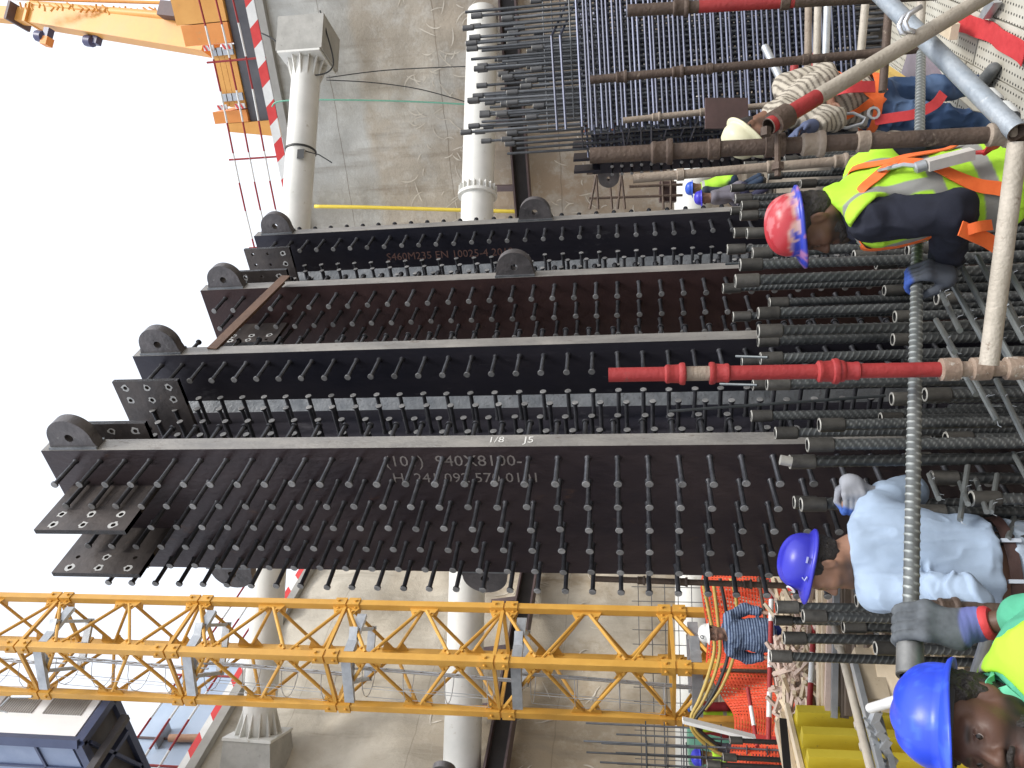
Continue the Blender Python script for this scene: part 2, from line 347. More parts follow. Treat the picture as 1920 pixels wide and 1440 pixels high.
# striped kickboard and guard rails along the wall tops
def railrow(name, label, a, d, nn, L, seed, kh=.22):
    r = thing(name, label, 'guard rail', a + d*(L/2))
    mw, mr_ = MB(), MB(); k = int(L/.42)
    for i in range(k):                                       # red and white slanted stripes of the kickboard
        x0, x1 = i*L/k, (i+1)*L/k; sl = .17
        q = [a+d*(x0+sl)+A3(0, 0, .05), a+d*(x1+sl)+A3(0, 0, .05), a+d*x1+A3(0, 0, .05+kh), a+d*x0+A3(0, 0, .05+kh)]
        (mr_ if i % 2 else mw).prism(q, nn*.03)
    mw.build('board_white_stripes', WHP, r); mr_.build('board_red_stripes', REDW, r)
    rr = random.Random(seed)
    for h in (.55, .95, 1.35):
        n2 = int(L/.7); mb = MB(); mb.tube([a+d*(i*L/n2)+A3(0, 0, h+.03*sin(i*.7)) for i in range(n2+1)], .022, 6)
        for i in range(n2): mb.m[i*6:i*6+6] = [i % 2]*6
        mb.build('rail', [WHP, REDP], r, 40)
    for i in range(int(L/2.2)+1):
        p = a + d*min(L, i*2.2+.2); mb = MB(); mb.tube([p-A3(0, 0, .05), p+A3(0, 0, 1.5)], .024, 6); mb.build('post', REDP, r, 40)
    return r
railrow('guard_rail', 'red and white pipe guard rail with striped kickboard under the orange mobile crane', cpt-dr*.6+NR*.06, -dr, NR, 19, 1)
railrow('guard_rail', 'red and white guard rail with striped kickboard behind the yellow crane mast', cpt-dl*.6+NL*.06, -dl, NL, 13, 2, .14)
# light blue hoarding sheets on the left wall top
hb = thing('hoarding', 'pale blue sheet hoarding on the wall top left of the mast', 'hoarding', cpt-dl*9)
for i in range(3, 7):
    p = cpt-dl*(4.2+i*1.0)-NL*.35; mb = MB()
    mb.obox(p+A3(0, 0, .95), (dl, NL, (0, 0, 1)), (.485, .02, .75)); mb.build('panel', mat('pale_blue_sheet', (.42, .53, .68), (.50, .60, .74), 2, .5, .05), hb)
for i in range(3, 8):
    p = cpt-dl*(3.7+i*1.0)-NL*.3; mb = MB(); mb.tube([p, p+A3(0, 0, 1.8)], .025, 6); mb.build('post', PURP, hb)

# struts across the corner: white pipes with ring collars, resting on concrete blocks
def strut(label, A, B, r, rings, cones):
    A = np.asarray(A, float); B = np.asarray(B, float); d = unit(B-A)
    t = thing('strut_pipe', label, 'strut', (A+B)/2); mb = MB(); mb.tube([A, A*.7+B*.3, A*.3+B*.7, B], r, 36); mb.build('pipe', WHITEP, t, 40)
    up = A3(0, 0, 1); sd = unit(np.cross(d, up)); u2 = np.cross(sd, d)
    for f in rings:                                          # bolted ring with stiffener fins
        c = A+(B-A)*f; mb = MB(); mb.lathe([(r, -.03), (r+.07, -.03), (r+.07, .03), (r, .03)], c, d, 36, close=False)
        for k in range(20):
            a = 2*pi*k/20; q = sd*cos(a)+u2*sin(a); mb.obox(c+q*(r+.03)-d*.10, (q, d, np.cross(q, d)), (.035, .09, .008))
        mb.build('ring_collar', WHITEP, t, 30)
    for f, sg in cones:                                      # flared shoe with gusset fins
        c = A+(B-A)*f; mb = MB(); mb.obox(c, (d, sd, u2), (.025, r+.16, r+.16))
        for k in range(14):
            a = 2*pi*k/14; q = sd*cos(a)+u2*sin(a)
            mb.prism([c+q*r, c+q*(r+.13), c+q*r+d*sg*.42], np.cross(q, d)*.02)
        mb.build('end_shoe', WHITEP, t)
    return t
SU0, SU1 = P(576, 118, 15.6), P(484, 1376, 13.25)
strut('upper white strut pipe ending in a concrete block at each wall', SU0, SU1, .30, (), ((0, 1), (1, -1)))
SL0, SL1 = P(905, 24, 16.2), P(866, 1440, 12.9)
strut('middle white strut pipe crossing behind the steel columns at lug height', SL0, SL1, .325, (.285, ), ())
SB0, SB1 = P(1297, 150, 16.2), P(1307, 1450, 13.4)
strut('lowest white strut pipe close to the ground behind the orange netting', SB0, SB1, .36, (.1, .72), ())
def cblock(label, c, d, hs, fl=0):
    o = MB(); d = unit(d); up = A3(0, 0, 1); s = unit(np.cross(d, up)); up = np.cross(s, d)
    p = []
    for k, (i, j) in enumerate(((-1, -1), (1, -1), (1, 1), (-1, 1))): p.append((i, j))
    V = []
    for e in (-1, 1):
        for i, j in p: V.append(c + d*hs[0]*e + s*hs[1]*i*(1+.25*fl*(e < 0)) + up*hs[2]*j*(1+.3*fl*(e < 0 and j < 0)))
    o.add(V, [(3, 2, 1, 0), (4, 5, 6, 7)]+[(i, (i+1) % 4, 4+(i+1) % 4, 4+i) for i in range(4)])
    return tag(o.build('concrete_block', CONC), label, 'concrete block')
du = unit(SU1-SU0)
cblock('weathered concrete bearing block at the right end of the upper strut', SU0-du*.42, du, (.39, .46, .50))
cblock('cracked concrete bearing block at the left end of the upper strut', SU1+du*.46, -du, (.43, .44, .44), 1)

# waling beams with brackets below the middle strut
def waler(label, pts, nn, m1, m2):
    t = thing('waling_beam', label, 'steel beam', pts[0]); a, b = pts; d = unit(b-a); mb = MB()
    for z in (-.17, .17): mb.obox((a+b)/2+A3(0, 0, z), (d, nn, (0, 0, 1)), (np.linalg.norm(b-a)/2, .18, .02))
    mb.build('flange', m1, t); mb = MB(); mb.obox((a+b)/2, (d, nn, (0, 0, 1)), (np.linalg.norm(b-a)/2, .02, .15)); mb.build('web', m2, t)
    L = np.linalg.norm(b-a); k = int(L/1.5)
    for i in range(k):
        p = a+d*(.5+i*1.5)+A3(0, 0, .19); mb = MB(); q = p+A3(0, 0, .55)-nn*.1
        mb.beam(p, q, .13, .16, up=nn); mb.build('bracket', m1, t)
    return t
zc = 4.72
waler('dark brown steel waling beam with brackets on the right excavation wall', (CORNER-dr*.6+NR*.45+A3(0, 0, zc), CORNER-dr*16+NR*.45+A3(0, 0, zc)), NR, PURP, BLACKB)
waler('black steel waling beam on the left excavation wall behind the mast', (CORNER-dl*.3+NL*.45+A3(0, 0, zc), CORNER-dl*14+NL*.45+A3(0, 0, zc)), NL, PURP, BLACKB)

# hoses and wires hanging on the right wall
def onwall(x, y, off=.12):      # point on the right wall
    r = ray(x, y); t = ((CORNER-CAM)@NR + off)/(r@NR); return CAM+r*t
def onwallL(x, y, off=.15):
    r = ray(x, y); t = ((CORNER-CAM)@NL + off)/(r@NL); return CAM+r*t
def cable(name, label, cat, pts, r, m, group=None):
    mb = MB(); pts = [np.asarray(p, float) for p in pts]; q = []
    for i in range(len(pts)-1):
        p0, p1, p2, p3 = pts[max(i-1, 0)], pts[i], pts[i+1], pts[min(i+2, len(pts)-1)]
        for k in range(6):
            t = k/6; q.append(.5*((2*p1)+(-p0+p2)*t+(2*p0-5*p1+4*p2-p3)*t*t+(-p0+3*p1-3*p2+p3)*t**3))
    q.append(pts[-1]); mb.tube(q, r, 8); return tag(mb.build(name, m, None, True), label, cat, group)
cable('wire', 'thin dark wire running down the wall to the rebar couplers', 'wire', [onwall(x, y, .3) for x, y in ((612, 146), (720, 132), (860, 125), (960, 122))], .012, CABLE)
cable('wire', 'dark wire sagging across the wall towards the middle strut', 'wire', [onwall(x, y, .3) for x, y in ((612, 150), (700, 155), (790, 168), (890, 196))], .012, CABLE)
cable('wire', 'black wire tied round the upper concrete block at right', 'wire', [P(x, y, 15.4) for x, y in ((490, 62), (520, 80), (556, 132), (600, 140), (625, 120), (612, 60), (600, 20))], .016, CABLE)
cable('hose', 'thin green hose hanging from the guard rail down the wall', 'hose', [onwall(x, y, .25) for x, y in ((510, 200), (525, 190), (600, 187), (760, 190), (900, 197))], .018, HOSEG)
cable('hose', 'yellow hose running down the wall beside the rear steel column', 'hose', [onwall(x, y, .25) for x, y in ((590, 387), (700, 389), (870, 394), (985, 397))], .045, HOSEY)
mb = MB(); _c = SU0+(SU1-SU0)*.15; _d = unit(SU1-SU0); mb.lathe([(.303, -.02), (.325, -.018), (.325, .018), (.303, .02)], _c, _d, 30, close=False); _s2 = unit(_c-CAM); mb.obox(_c-_s2*.34+_d*.05, (_d, (0, 0, 1), _s2), (.10, .075, .05)); mb.tube([_c-_s2*.30-A3(0, 0, .1), _c-_s2*.2-A3(0, 0, .4)+_d*.1, _c-A3(0, 0, .7)+_d*.3], .012, 6)
tag(mb.build('cable_clip', CABLE, None, 40), 'black cable looped round the upper strut pipe with a small box', 'cable')

# pale scratch marks left by the tie-back bars and washed grout
def scratches(parent, n, x0, x1, z0, z1, d, nn, seed):
    rr = random.Random(seed); mb = MB()
    for i in range(n):
        s0 = rr.uniform(x0, x1); zc_ = z0+(z1-z0)*rr.betavariate(2, 1.6); a = rr.gauss(pi/2, .9); L = rr.uniform(.10, .55); k = 7; pts = []
        b = rr.uniform(-.9, .9)
        for j in range(k): t = j/(k-1); q = CORNER - d*(s0+L*t*cos(a+b*t)) + A3(0, 0, zc_+L*t*sin(a+b*t)); pts.append(q)
        off = 0.02; V = []
        arr = np.array(pts); rough = fbm(arr, .45, 3, 1 if d is dr else 5)*(.035 if d is dr else .07)*2.2+fbm(arr, 1.7, 4, 10 if d is dr else 14)*(.035 if d is dr else .07)
        for j in range(k):
            w_ = .011*(1-abs(2*j/(k-1)-1)**3)*rr.uniform(.6, 1.3)+.003; e = unit(pts[min(j+1, k-1)]-pts[max(j-1, 0)]); sd = np.cross(e, nn); q = pts[j]+nn*(rough[j]+off); V += [q-sd*w_, q+sd*w_]
        mb.add(V, [(2*j, 2*j+1, 2*j+3, 2*j+2) for j in range(k-1)])
    return tag(mb.build('scratch_marks', mat('pale_grout', (.58, .53, .45), (.68, .63, .54), 9, .9, .1), parent), kind='stuff')
scratches(wR, 230, 1.5, 19, 5.0, 7.3, dr, NR, 4); scratches(wR, 130, 1.5, 19, 1.2, 4.8, dr, NR, 5); scratches(wL, 120, .5, 12, 2.0, 6.5, dl, NL, 6)
# ================================================================== STEEL COLUMNS
E1 = unit(A3(.835, -.55, 0)); EN = unit(A3(.55, .835, 0)); ROTC = atan2(E1[1], E1[0])
TOPZ = 5.749; FT = .10; FWD = .942; PIT = .155
def stud_mesh(L=.212):
    mb = MB()
    mb.lathe([(.0185, 0), (.017, .008), (.0132, .014), (.0132, L-.014)], n=10, close=False)
    mb.lathe([(.0132, L-.014), (.0205, L-.012), (.0205, L-.0015)], n=12, close=False)
    b = mb.n; n = 12
    mb.add([(.0205*cos(2*pi*j/n), .0205*sin(2*pi*j/n), L-.0015) for j in range(n)]+[(.0185*cos(2*pi*j/n), .0185*sin(2*pi*j/n), L) for j in range(n)],
           [(j, (j+1) % n, n+(j+1) % n, n+j) for j in range(n)]+[tuple(range(n, 2*n))], 1)
    return mb.mesh('stud', [SHAFT, HEADM], 35)
STUD = stud_mesh()
def lug_inside(x, y):           # outline of a lifting lug: x out from the edge, y up; round nose on a flared foot
    if x < -.0: return False
    if (x-.06)**2+y*y < .135**2: return True
    return x < .06 and abs(y) < .135+.03*(1-x/.06)**2
def flange(parent, x0, y0, name, front_mat, zb=-.2):
    """x0: right edge (local x), y0: front face (local y); local x along E1, y along EN"""
    mb = MB(); hx = FWD/2; c = (x0-hx, y0+FT/2, (TOPZ+zb)/2)
    X0, X1, Y0, Y1 = x0-FWD, x0, y0, y0+FT
    V = [(X0, Y0, zb), (X1, Y0, zb), (X1, Y1, zb), (X0, Y1, zb), (X0, Y0, TOPZ), (X1, Y0, TOPZ), (X1, Y1, TOPZ), (X0, Y1, TOPZ)]
    mb.add(V, [(0, 1, 5, 4), (2, 3, 7, 6)], 0); mb.add(V, [(1, 2, 6, 5), (3, 0, 4, 7), (4, 5, 6, 7), (3, 2, 1, 0)], 1)
    f = mb.build(name, [front_mat, CUT], parent, None, True)
    bv = f.modifiers.new('edge', 'BEVEL'); bv.width = .004; bv.segments = 1; return f
def add_lug(parent, x0, y0, z, side=1):
    mb = MB(); mb.holed((x0, y0+.015, z), (side, 0, 0), (0, 0, 1), (0, 1, 0), .07, [(lug_inside, .075, 0, .026)], 20)
    lo = mb.build('lug', LUGM, parent, 40, True)
    mb = MB()
    for yy in (y0+.012, y0+.088):
        mb.beam((x0+side*.008, yy, z-.15), (x0+side*.008, yy, z+.15), .016, .016)
    link('weld_seam', mb.mesh('weld_seam', WELD), lo); return lo
def splice(parent, org, ex, en, w_, h, t, label=None):
    """plate with 3 x 2 bolt holes near its outer end"""
    mb = MB(); rows = 3; cs = []
    u0 = w_*.55
    for i in range(rows):
        for j in range(2):
            y0 = -h+i*h/rows; x0 = u0+(w_-u0)*j/2; x1 = u0+(w_-u0)*(j+1)/2
            cs.append(((x0, x1, y0, y0+h/rows), (x0+x1)/2, y0+h/rows/2, .0135))
    mb.holed(org, ex, (0, 0, 1), en, t, cs, 12)
    e = np.asarray(ex, float); n_ = np.asarray(en, float); o = np.asarray(org, float)
    mb.prism([o, o+e*u0, o+e*u0-A3(0, 0, h), o-A3(0, 0, h)], n_*t)
    # outer rims
    p = o+e*w_
    mb.add([p, p+n_*t, p+n_*t-A3(0, 0, h), p-A3(0, 0, h)], [(0, 1, 2, 3)], 1)
    mb.add([o+e*u0, p, p+n_*t, o+e*u0+n_*t], [(0, 1, 2, 3)], 0)
    q = A3(0, 0, -h); mb.add([o+e*u0+q, p+q, p+n_*t+q, o+e*u0+n_*t+q], [(3, 2, 1, 0)], 0)
    s = mb.build('splice_plate', [SPL, WELD], parent, None, True)
    mb = MB()                                                # ground bright rings round the bolt holes, worn off unevenly
    rr = random.Random(int(o[0]*1000+o[2]*77))
    for sh, hx, hy, r in cs:
        if rr.random() < .75:
            n = 14; R_ = [.0135+.012*rr.random()+.006 for _ in range(n)]
            for sd_, off in ((-1, -.0008), (1, t+.0008)):
                V = [o+e*(hx+.0138*cos(2*pi*k/n))+A3(0, 0, hy+.0138*sin(2*pi*k/n))+n_*off for k in range(n)]+[o+e*(hx+R_[k]*cos(2*pi*k/n))+A3(0, 0, hy+R_[k]*sin(2*pi*k/n))+n_*off for k in range(n)]
                mb.add(V, [(k, (k+1) % n, n+(k+1) % n, n+k) for k in range(n)])
    link('hole_ring', mb.mesh('hole_ring', mat('bare_ground_steel', (.42, .42, .41), (.6, .6, .58), 40, .5)), s); return s
class Studs:
    def __init__(s, parent): s.p = parent; s.n = 0; s.rest = []
    def put(s, pos, d, big=True):
        M = T(pos) @ align(d) @ Matrix.Rotation(random.random()*6, 4, 'Z')
        M = M @ Matrix.Rotation(random.gauss(0, .012), 4, 'X')
        if s.n < 300 and big: link('stud', STUD, s.p, M); s.n += 1
        else: s.rest.append(M)
    def finish(s):
        if not s.rest: return
        src = np.array([v.co for v in STUD.vertices]); fs = [tuple(p.vertices) for p in STUD.polygons]; mi = [p.material_index for p in STUD.polygons]
        mb = MB()
        for M in s.rest:
            Mx = np.array(M); mb.add(src @ Mx[:3, :3].T + Mx[:3, 3], fs); mb.m[-len(fs):] = mi
        tag(mb.build('studs', [SHAFT, HEADM], s.p, 35, True), kind='stuff')
ZR = [TOPZ-.19-i*PIT for i in range(33)]
COLX = [-FWD/2-.3925+.157*i for i in range(6)]               # six stud lines on a flange, from its right edge
# ---- near column
def make_column(label, F0, F1, fmat, bmat, cols0, cols1, webrows, lugs, chalk=None):
    global TOPZ, ZR
    t = thing('steel_column', label, 'steel column', (F0[0], F0[1], -.22), ROTC)
    q = A3(F1[0]-F0[0], F1[1]-F0[1], 0); bx, by = q@E1, q@EN
    old, oldr = TOPZ, ZR; TOPZ = TOPZ+.22; ZR = [z+.22 for z in ZR]
    f0 = flange(t, 0, 0, 'flange_plate', fmat, 0); f1 = flange(t, bx, by, 'flange_plate', bmat, 0)
    wx = (-FWD/2+bx-FWD/2)/2; mb = MB(); y0, y1 = FT, by; wt = .035
    mb.box((wx-wt, y0+.0015, 0), (wx+wt, y1-.0015, TOPZ-.003)); web = mb.build('web_plate', STEELB, t, None, True)
    mb = MB()                                                 # fillet welds between the web and the flanges
    for (yy, s) in ((y0, 1), (y1, -1)):
        for sx in (-1, 1):
            c = wx+sx*wt; mb.prism([(c, yy, 0.002), (c+sx*.06, yy, 0.002), (c, yy+s*.06, 0.002)], (0, 0, TOPZ-.01))
    link('fillet_weld', mb.mesh('fillet_weld', WELD), web)
    S = Studs(t)
    for z in ZR:
        for c in cols0: S.put((COLX[c], 0, z+.06*((c % 2)-.5)*0), (0, -1, 0))
    for z in ZR:
        for c in cols1: S.put((bx+COLX[c], by, z), (0, -1, 0))
    for k, fr in enumerate(webrows):
        for z in ZR: S.put((wx+wt, FT+(by-FT)*fr, z-.05*(k % 2)), (1, 0, 0))
    for z in ZR:
        S.put((-.075, FT, z+.02), (0, 1, 0), False); S.put((bx-.075, by+FT, z+.03), (0, 1, 0), False)
        for c in (1, 2): S.put((bx+COLX[5-c]+0, by+FT, z+.03), (0, 1, 0), False)
    for x0, y, z, s in [(bx if l[0] else 0, by if l[0] else 0, l[1], l[2]) for l in lugs]:
        add_lug(t, x0 if s > 0 else x0-FWD, y, z+.22, s)
    S.finish(); TOPZ, ZR = old, oldr
    return t, bx, by, wx
F1p, F2p, F3p, F4p = (-.327, 4.0), (.244, 4.852), (.795, 5.722), (1.40, 6.64)
def zat(x, y, p): return P(x, y, p[1])[2]
c1, bx1, by1, wx1 = make_column('nearest dark studded steel column with chalk numbers on its wide face', F1p, F2p, STEEL, STEELB, (0, 1, 2, 3, 4, 5), (5,), (.80, .66, .51, .36),
    [(0, zat(136, 828, F1p), 1), (1, zat(300, 655, F2p), 1), (0, 4.90, -1), (0, zat(905, 1075, (0, 4.5)), -1)])
STEELR = mat('mill_scale_steel_red', (.034, .017, .017), (.062, .030, .028), 3.4, .5, .12, .25, c3=(.085, .045, .032), spots=.0, bscale=60)
c2, bx2, by2, wx2 = make_column('second dark reddish studded steel column behind the nearest one', F3p, F4p, STEELR, STEELB, (3, 4, 5), (5,), (.81, .68, .54),
    [(0, zat(422, 530, F3p), 1), (1, zat(518, 425, F4p), 1), (0, zat(965, 508, F3p), 1), (1, zat(1003, 400, F4p), 1)])
zt = TOPZ+.22
# splice plates at the tops (local coordinates of each column)
for xx in (COLX[1]+.075, COLX[3]+.10):
    splice(c1, (xx, -.001, zt-(.085 if xx > -.4 else .035)), (0, -1, 0), (1, 0, 0), .37, .55, .03)
splice(c1, (wx1+.035, FT+(by1-FT)*.10, zt-.10), (1, 0, 0), (0, 1, 0), .475, .46, .03)
splice(c1, (wx1+.035, FT+(by1-FT)*.66, zt-.03), (1, 0, 0), (0, 1, 0), .435, .46, .03)
splice(c2, (COLX[3]+.05, -.001, zt-.20), (0, -1, 0), (1, 0, 0), .30, .45, .03)
splice(c2, (wx2+.035, FT+(by2-FT)*.15, zt-.2), (1, 0, 0), (0, 1, 0), .47, .44, .03)
splice(c2, (wx2+.035, FT+(by2-FT)*.66, zt-.05), (1, 0, 0), (0, 1, 0), .45, .42, .03)
# angle iron resting from the near column to the second one
ang = MB(); a = P(388, 652, 4.9); b = P(528, 516, 5.70); d = unit(b-a); s_ = unit(np.cross(d, A3(0, 0, 1))); u_ = np.cross(s_, d)
ang.prism([a, a-s_*.075, a-s_*.075-u_*.008, a-s_*.008-u_*.008, a-s_*.008-u_*.075, a-u_*.075], b-a)
tag(ang.build('angle_iron', mat('angle_iron_brown', (.10, .055, .035), (.17, .10, .065), 6, .6, .2, .2)), 'rusty angle iron bridging the tops of the two steel columns', 'angle iron')
# writing on the steel
CHALK = mat('chalk', (.62, .61, .58), (.75, .74, .7), 30, .9)
CHALKD = mat('chalk_faint', (.17, .15, .14), (.26, .235, .22), 30, .9)
STAMP = mat('stamp_red_brown', (.16, .085, .07), (.20, .11, .09), 30, .8)
def text(parent, s, org, right, up, size, m, name='chalk_writing', ofs=0.002, bold=.0):
    cu = bpy.data.curves.new(name, 'FONT'); cu.body = s; cu.size = size; cu.offset = bold; cu.resolution_u = 2
    ob = bpy.data.objects.new('tmp', cu); COL.objects.link(ob); bpy.context.view_layer.update()
    me = bpy.data.meshes.new_from_object(ob.evaluated_get(bpy.context.evaluated_depsgraph_get())); bpy.data.objects.remove(ob)
    me.name = name; me.materials.clear(); me.materials.append(m)
    r = Vector(right).normalized(); u = Vector(up).normalized(); nn = r.cross(u)
    M = Matrix(((r.x, u.x, nn.x, org[0]), (r.y, u.y, nn.y, org[1]), (r.z, u.z, nn.z, org[2]), (0, 0, 0, 1)))
    Mo = M @ Matrix.Translation((0, 0, ofs)); me.transform(Mo); return link(name, me, parent)
def c1loc(x, y):      # a point of the near column's front face, in the column's coordinates
    r = ray(x, y); n0 = EN; t = ((A3(F1p[0], F1p[1], 0)-CAM)@n0)/(r@n0); q = CAM+r*t-A3(F1p[0], F1p[1], -.22); return A3(q@E1, q@EN, q[2])
o = c1loc(722, 874); text(c1, '(101)  940X8100-', (o[0], -.0, o[2]), (0, 0, -1), (1, 0, 0), .105, CHALKD)
o = c1loc(738, 904); text(c1, 'H  241 092 570 0101', (o[0], -.0, o[2]), (0, 0, -1), (1, 0, 0), .095, CHALKD)
text(c1, '1/8', (.0, .035, zat(912, 826, F1p)+.22), (0, 0, -1), (0, 1, 0), .07, CHALK); text(c1, 'J5', (.0, .03, zat(980, 826, F1p)+.22), (0, 0, -1), (0, 1, 0), .075, CHALK)
text(c2, 'S460M235 EN 10025-4 2019', (bx2-.30, by2, zat(715, 463, F4p)+.22), (0, 0, -1), (1, 0, 0), .10, STAMP, 'stamped_writing')
text(c2, 'V4CTUS 790 202 110', (bx2-.45, by2, zat(700, 478, F4p)+.22), (0, 0, -1), (1, 0, 0), .10, STAMP, 'stamped_writing')

# ---- two more studded columns farther off
def far_column(label, pos, w_, zt_, rows, cols, pit):
    t = thing('steel_column', label, 'steel column', (pos[0], pos[1], -.22), ROTC); h = zt_+.22
    mb = MB(); mb.box((-w_, 0, 0), (0, .09, h)); mb.build('flange_plate', STEELB, t, None, True)
    mb = MB(); mb.box((-w_/2-.03, .0915, 0), (-w_/2+.03, .8, h)); mb.build('web_plate', STEELB, t, None, True)
    mb = MB(); mb.box((-w_, .8015, 0), (0, .89, h)); mb.build('flange_plate', STEELB, t, None, True)
    for i in range(rows):
        for j in range(cols):
            link('stud', STUD, t, T((-w_*(j+.5)/cols, 0, h-.25-i*pit)) @ align((0, -1, 0)))
    for s, yy in ((1, 0), (-1, 0), (1, .8)):
        mb = MB(); mb.holed((0 if s > 0 else -w_, yy+.01, h-.2), (s, 0, 0), (0, 0, 1), (0, 1, 0), .07, [(lug_inside, .075, 0, .026)], 12); mb.build('lug', LUGM, t, 40, True)
    for i in range(3):
        mb = MB(); mb.box((-w_*(.2+.3*i), -.25, h-.1), (-w_*(.2+.3*i)+.03, 0, h+.22)); mb.build('splice_plate', STEELB, t, None, True)
    return t
far_column('distant dark studded steel column beyond the thick rusty standard', P(1108, 252, 9.6), .50, P(1108, 252, 9.6)[2], 24, 5, .12)
far_column('studded steel column cut off by the frame edge left of the mast', P(790, 1588, 8.2), .94, P(790, 1424, 8.2)[2]+.12, 22, 5, .155)

# ================================================================== REBAR
def bar_mesh(L, r, pitch=.026, n=14, name='bar', mats=None, sub=4, lean=1):
    """deformed bar hanging down from z=0: two rows of slanting crescent ribs, modelled"""
    nz = int(L/pitch*sub); z = np.linspace(0, -L, nz+1); th = np.arange(n)*2*pi/n
    Z, TH = np.meshgrid(z, th, indexing='ij')
    ph = (Z/pitch + lean*.62*np.cos(TH) + (TH > pi)*.5) % 1.0
    rib = np.clip(1.2-np.abs(ph-.5)/.13, 0, 1)*np.abs(np.sin(TH))**.35
    Rr = r*(.98+.115*rib); Zs = Z
    V = np.stack([Rr*np.cos(TH), Rr*np.sin(TH), Zs], -1).reshape(-1, 3)
    Fs = [(i*n+j, (i+1)*n+j, (i+1)*n+(j+1) % n, i*n+(j+1) % n) for i in range(nz) for j in range(n)]
    Fs += [tuple(range(n)), tuple(nz*n+j for j in range(n))[::-1]]
    mb = MB(); mb.add(V, Fs); me = mb.mesh(name, mats or [REB], 60)
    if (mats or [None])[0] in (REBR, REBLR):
        c = np.ones((len(V), 4)); t = rib.reshape(-1)[:, None]; c[:, :3] = .78+t*np.array([1.9, 1.9, 1.8]); at = me.color_attributes.new('Col', 'FLOAT_COLOR', 'POINT'); at.data.foreach_set('color', c.ravel())   # worn rib tops, with their highlights also painted into the colour
    return me
def coupler_mesh(r=.031, L=.105, name='coupler', mats=None):
    mb = MB(); n = 18
    mb.lathe([(r*.9, -L), (r, -L+.004), (r, -.003)], n=n, close=False)
    b = mb.n
    mb.lathe([(r, -.003), (r*.95, 0), (r*.72, 0)], n=n, close=False, mi=1)
    mb.lathe([(r*.72, 0), (r*.68, -.05), (.001, -.05)], n=n, close=False, mi=2)
    mb.lathe([(.001, -L), (r*.9, -L)], n=n, close=False)
    return mb.mesh(name, mats or [COUP, COUPE, DARK], 35)
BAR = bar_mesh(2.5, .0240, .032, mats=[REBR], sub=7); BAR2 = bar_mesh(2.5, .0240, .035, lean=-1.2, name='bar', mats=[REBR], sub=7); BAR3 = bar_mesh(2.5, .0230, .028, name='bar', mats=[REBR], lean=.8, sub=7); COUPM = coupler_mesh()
THIN = bar_mesh(1.5, .008, .012, 8, 'bar', sub=3); SMALL = bar_mesh(2.5, .0165, .02, 10, 'bar')
cage = thing('rebar_cage', 'forest of thick vertical threaded rebars with couplers round the steel columns', 'rebar cage', (0, 3.4, -.2))
BARS = [  # x, y of the top in the photograph, coupler width there (px), coupler on?
 (1387, 497, 24, 1), (1378, 527, 26, 1), (1355, 541, 19.5, 1), (1442, 568, 20.5, 1), (1421, 587, 23, 1), (1374, 594, 19.5, 1), (1421, 621, 26, 1), (1421, 640, 22, 1),
 (1425, 672, 24, 1), (1390, 678, 20, 1), (1437, 720, 25, 1), (1411, 722, 20, 1), (1408, 780, 21, 1), (1535, 797, 27, 1), (1453, 812, 22, 1), (1513, 834, 28, 1), (1480, 866, 27.5, 1),
 (1488, 942, 25, 1), (1501, 946, 27, 1), (1642, 495, 21, 1), (1620, 528, 18, 0), (1657, 545, 21, 1), (1677, 594, 24, 1), (1673, 637, 24, 1), (1692, 680, 22, 0), (1671, 748, 26, 1),
 (1733, 740, 27, 1), (1780, 767, 22, 0), (1748, 812, 20, 1), (1772, 823, 28, 1), (1745, 896, 28, 1), (1455, 1138, 24, 1), (1505, 1155, 25, 1), (1452, 1163, 19, 1), (1469, 1196, 24, 1),
 (1444, 1230, 23, 1), (1605, 1126, 25, 1), (1370, 353, 15, 1), (1378, 373, 18, 1), (1390, 386, 18.5, 1), (1370, 396, 15, 1), (1388, 405, 19, 1), (1376, 437, 20, 1), (1400, 438, 21, 1),
 (1363, 468, 20, 1), (1410, 475, 22, 1), (1395, 310, 14, 1), (1440, 330, 15, 1), (1470, 300, 15, 1), (1500, 345, 17, 1), (1560, 318, 18, 0), (1590, 350, 18, 1), (1530, 290, 15, 1),
 (1620, 445, 22, 1), (1600, 480, 23, 1), (1680, 420, 22, 1), (1700, 470, 24, 1), (1755, 560, 25, 1), (1790, 610, 26, 0), (1650, 785, 22, 1), (1700, 860, 25, 1), (1800, 700, 26, 1), (1820, 935, 30, 1),
 (1660, 975, 28, 1), (1690, 1010, 30, 1), (1720, 960, 29, 1), (1600, 1000, 24, 1), (1580, 1175, 24, 1), (1640, 1215, 26, 1), (1700, 1110, 28, 1), (1760, 1060, 29, 1), (1640, 270, 17, 1), (1690, 330, 19, 1), (1740, 400, 22, 1), (1800, 450, 23, 1)]
def clear_of_steel(p):
    for F0, F1 in ((F1p, F2p), (F3p, F4p)):
        q = A3(p[0]-F0[0], p[1]-F0[1], 0); lx, ly = q@E1, q@EN; b = A3(F1[0]-F0[0], F1[1]-F0[1], 0); bx, by = b@E1, b@EN
        if -1.0 < lx < max(.0, bx)+.05 and -.06 < ly < by+.18: return False
    return True
for k, (x, y, wpx, cp) in enumerate(BARS):
    dcam = 1450*.062/wpx
    for it in range(30):
        r = ray(x, y); p = CAM+r*dcam
        if clear_of_steel(p): break
        dcam -= .08
    tilt = Matrix.Rotation(random.gauss(0, .006), 4, 'X') @ Matrix.Rotation(random.gauss(0, .006), 4, 'Y') @ Matrix.Rotation(random.random()*6.28, 4, 'Z')
    pl = p-A3(0, 3.4, -.2)
    M = T(pl-A3(0, 0, .05 if cp else 0)) @ tilt
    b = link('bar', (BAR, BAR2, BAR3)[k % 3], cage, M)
    if cp: link('coupler', COUPM, b, T((0, 0, .05)))
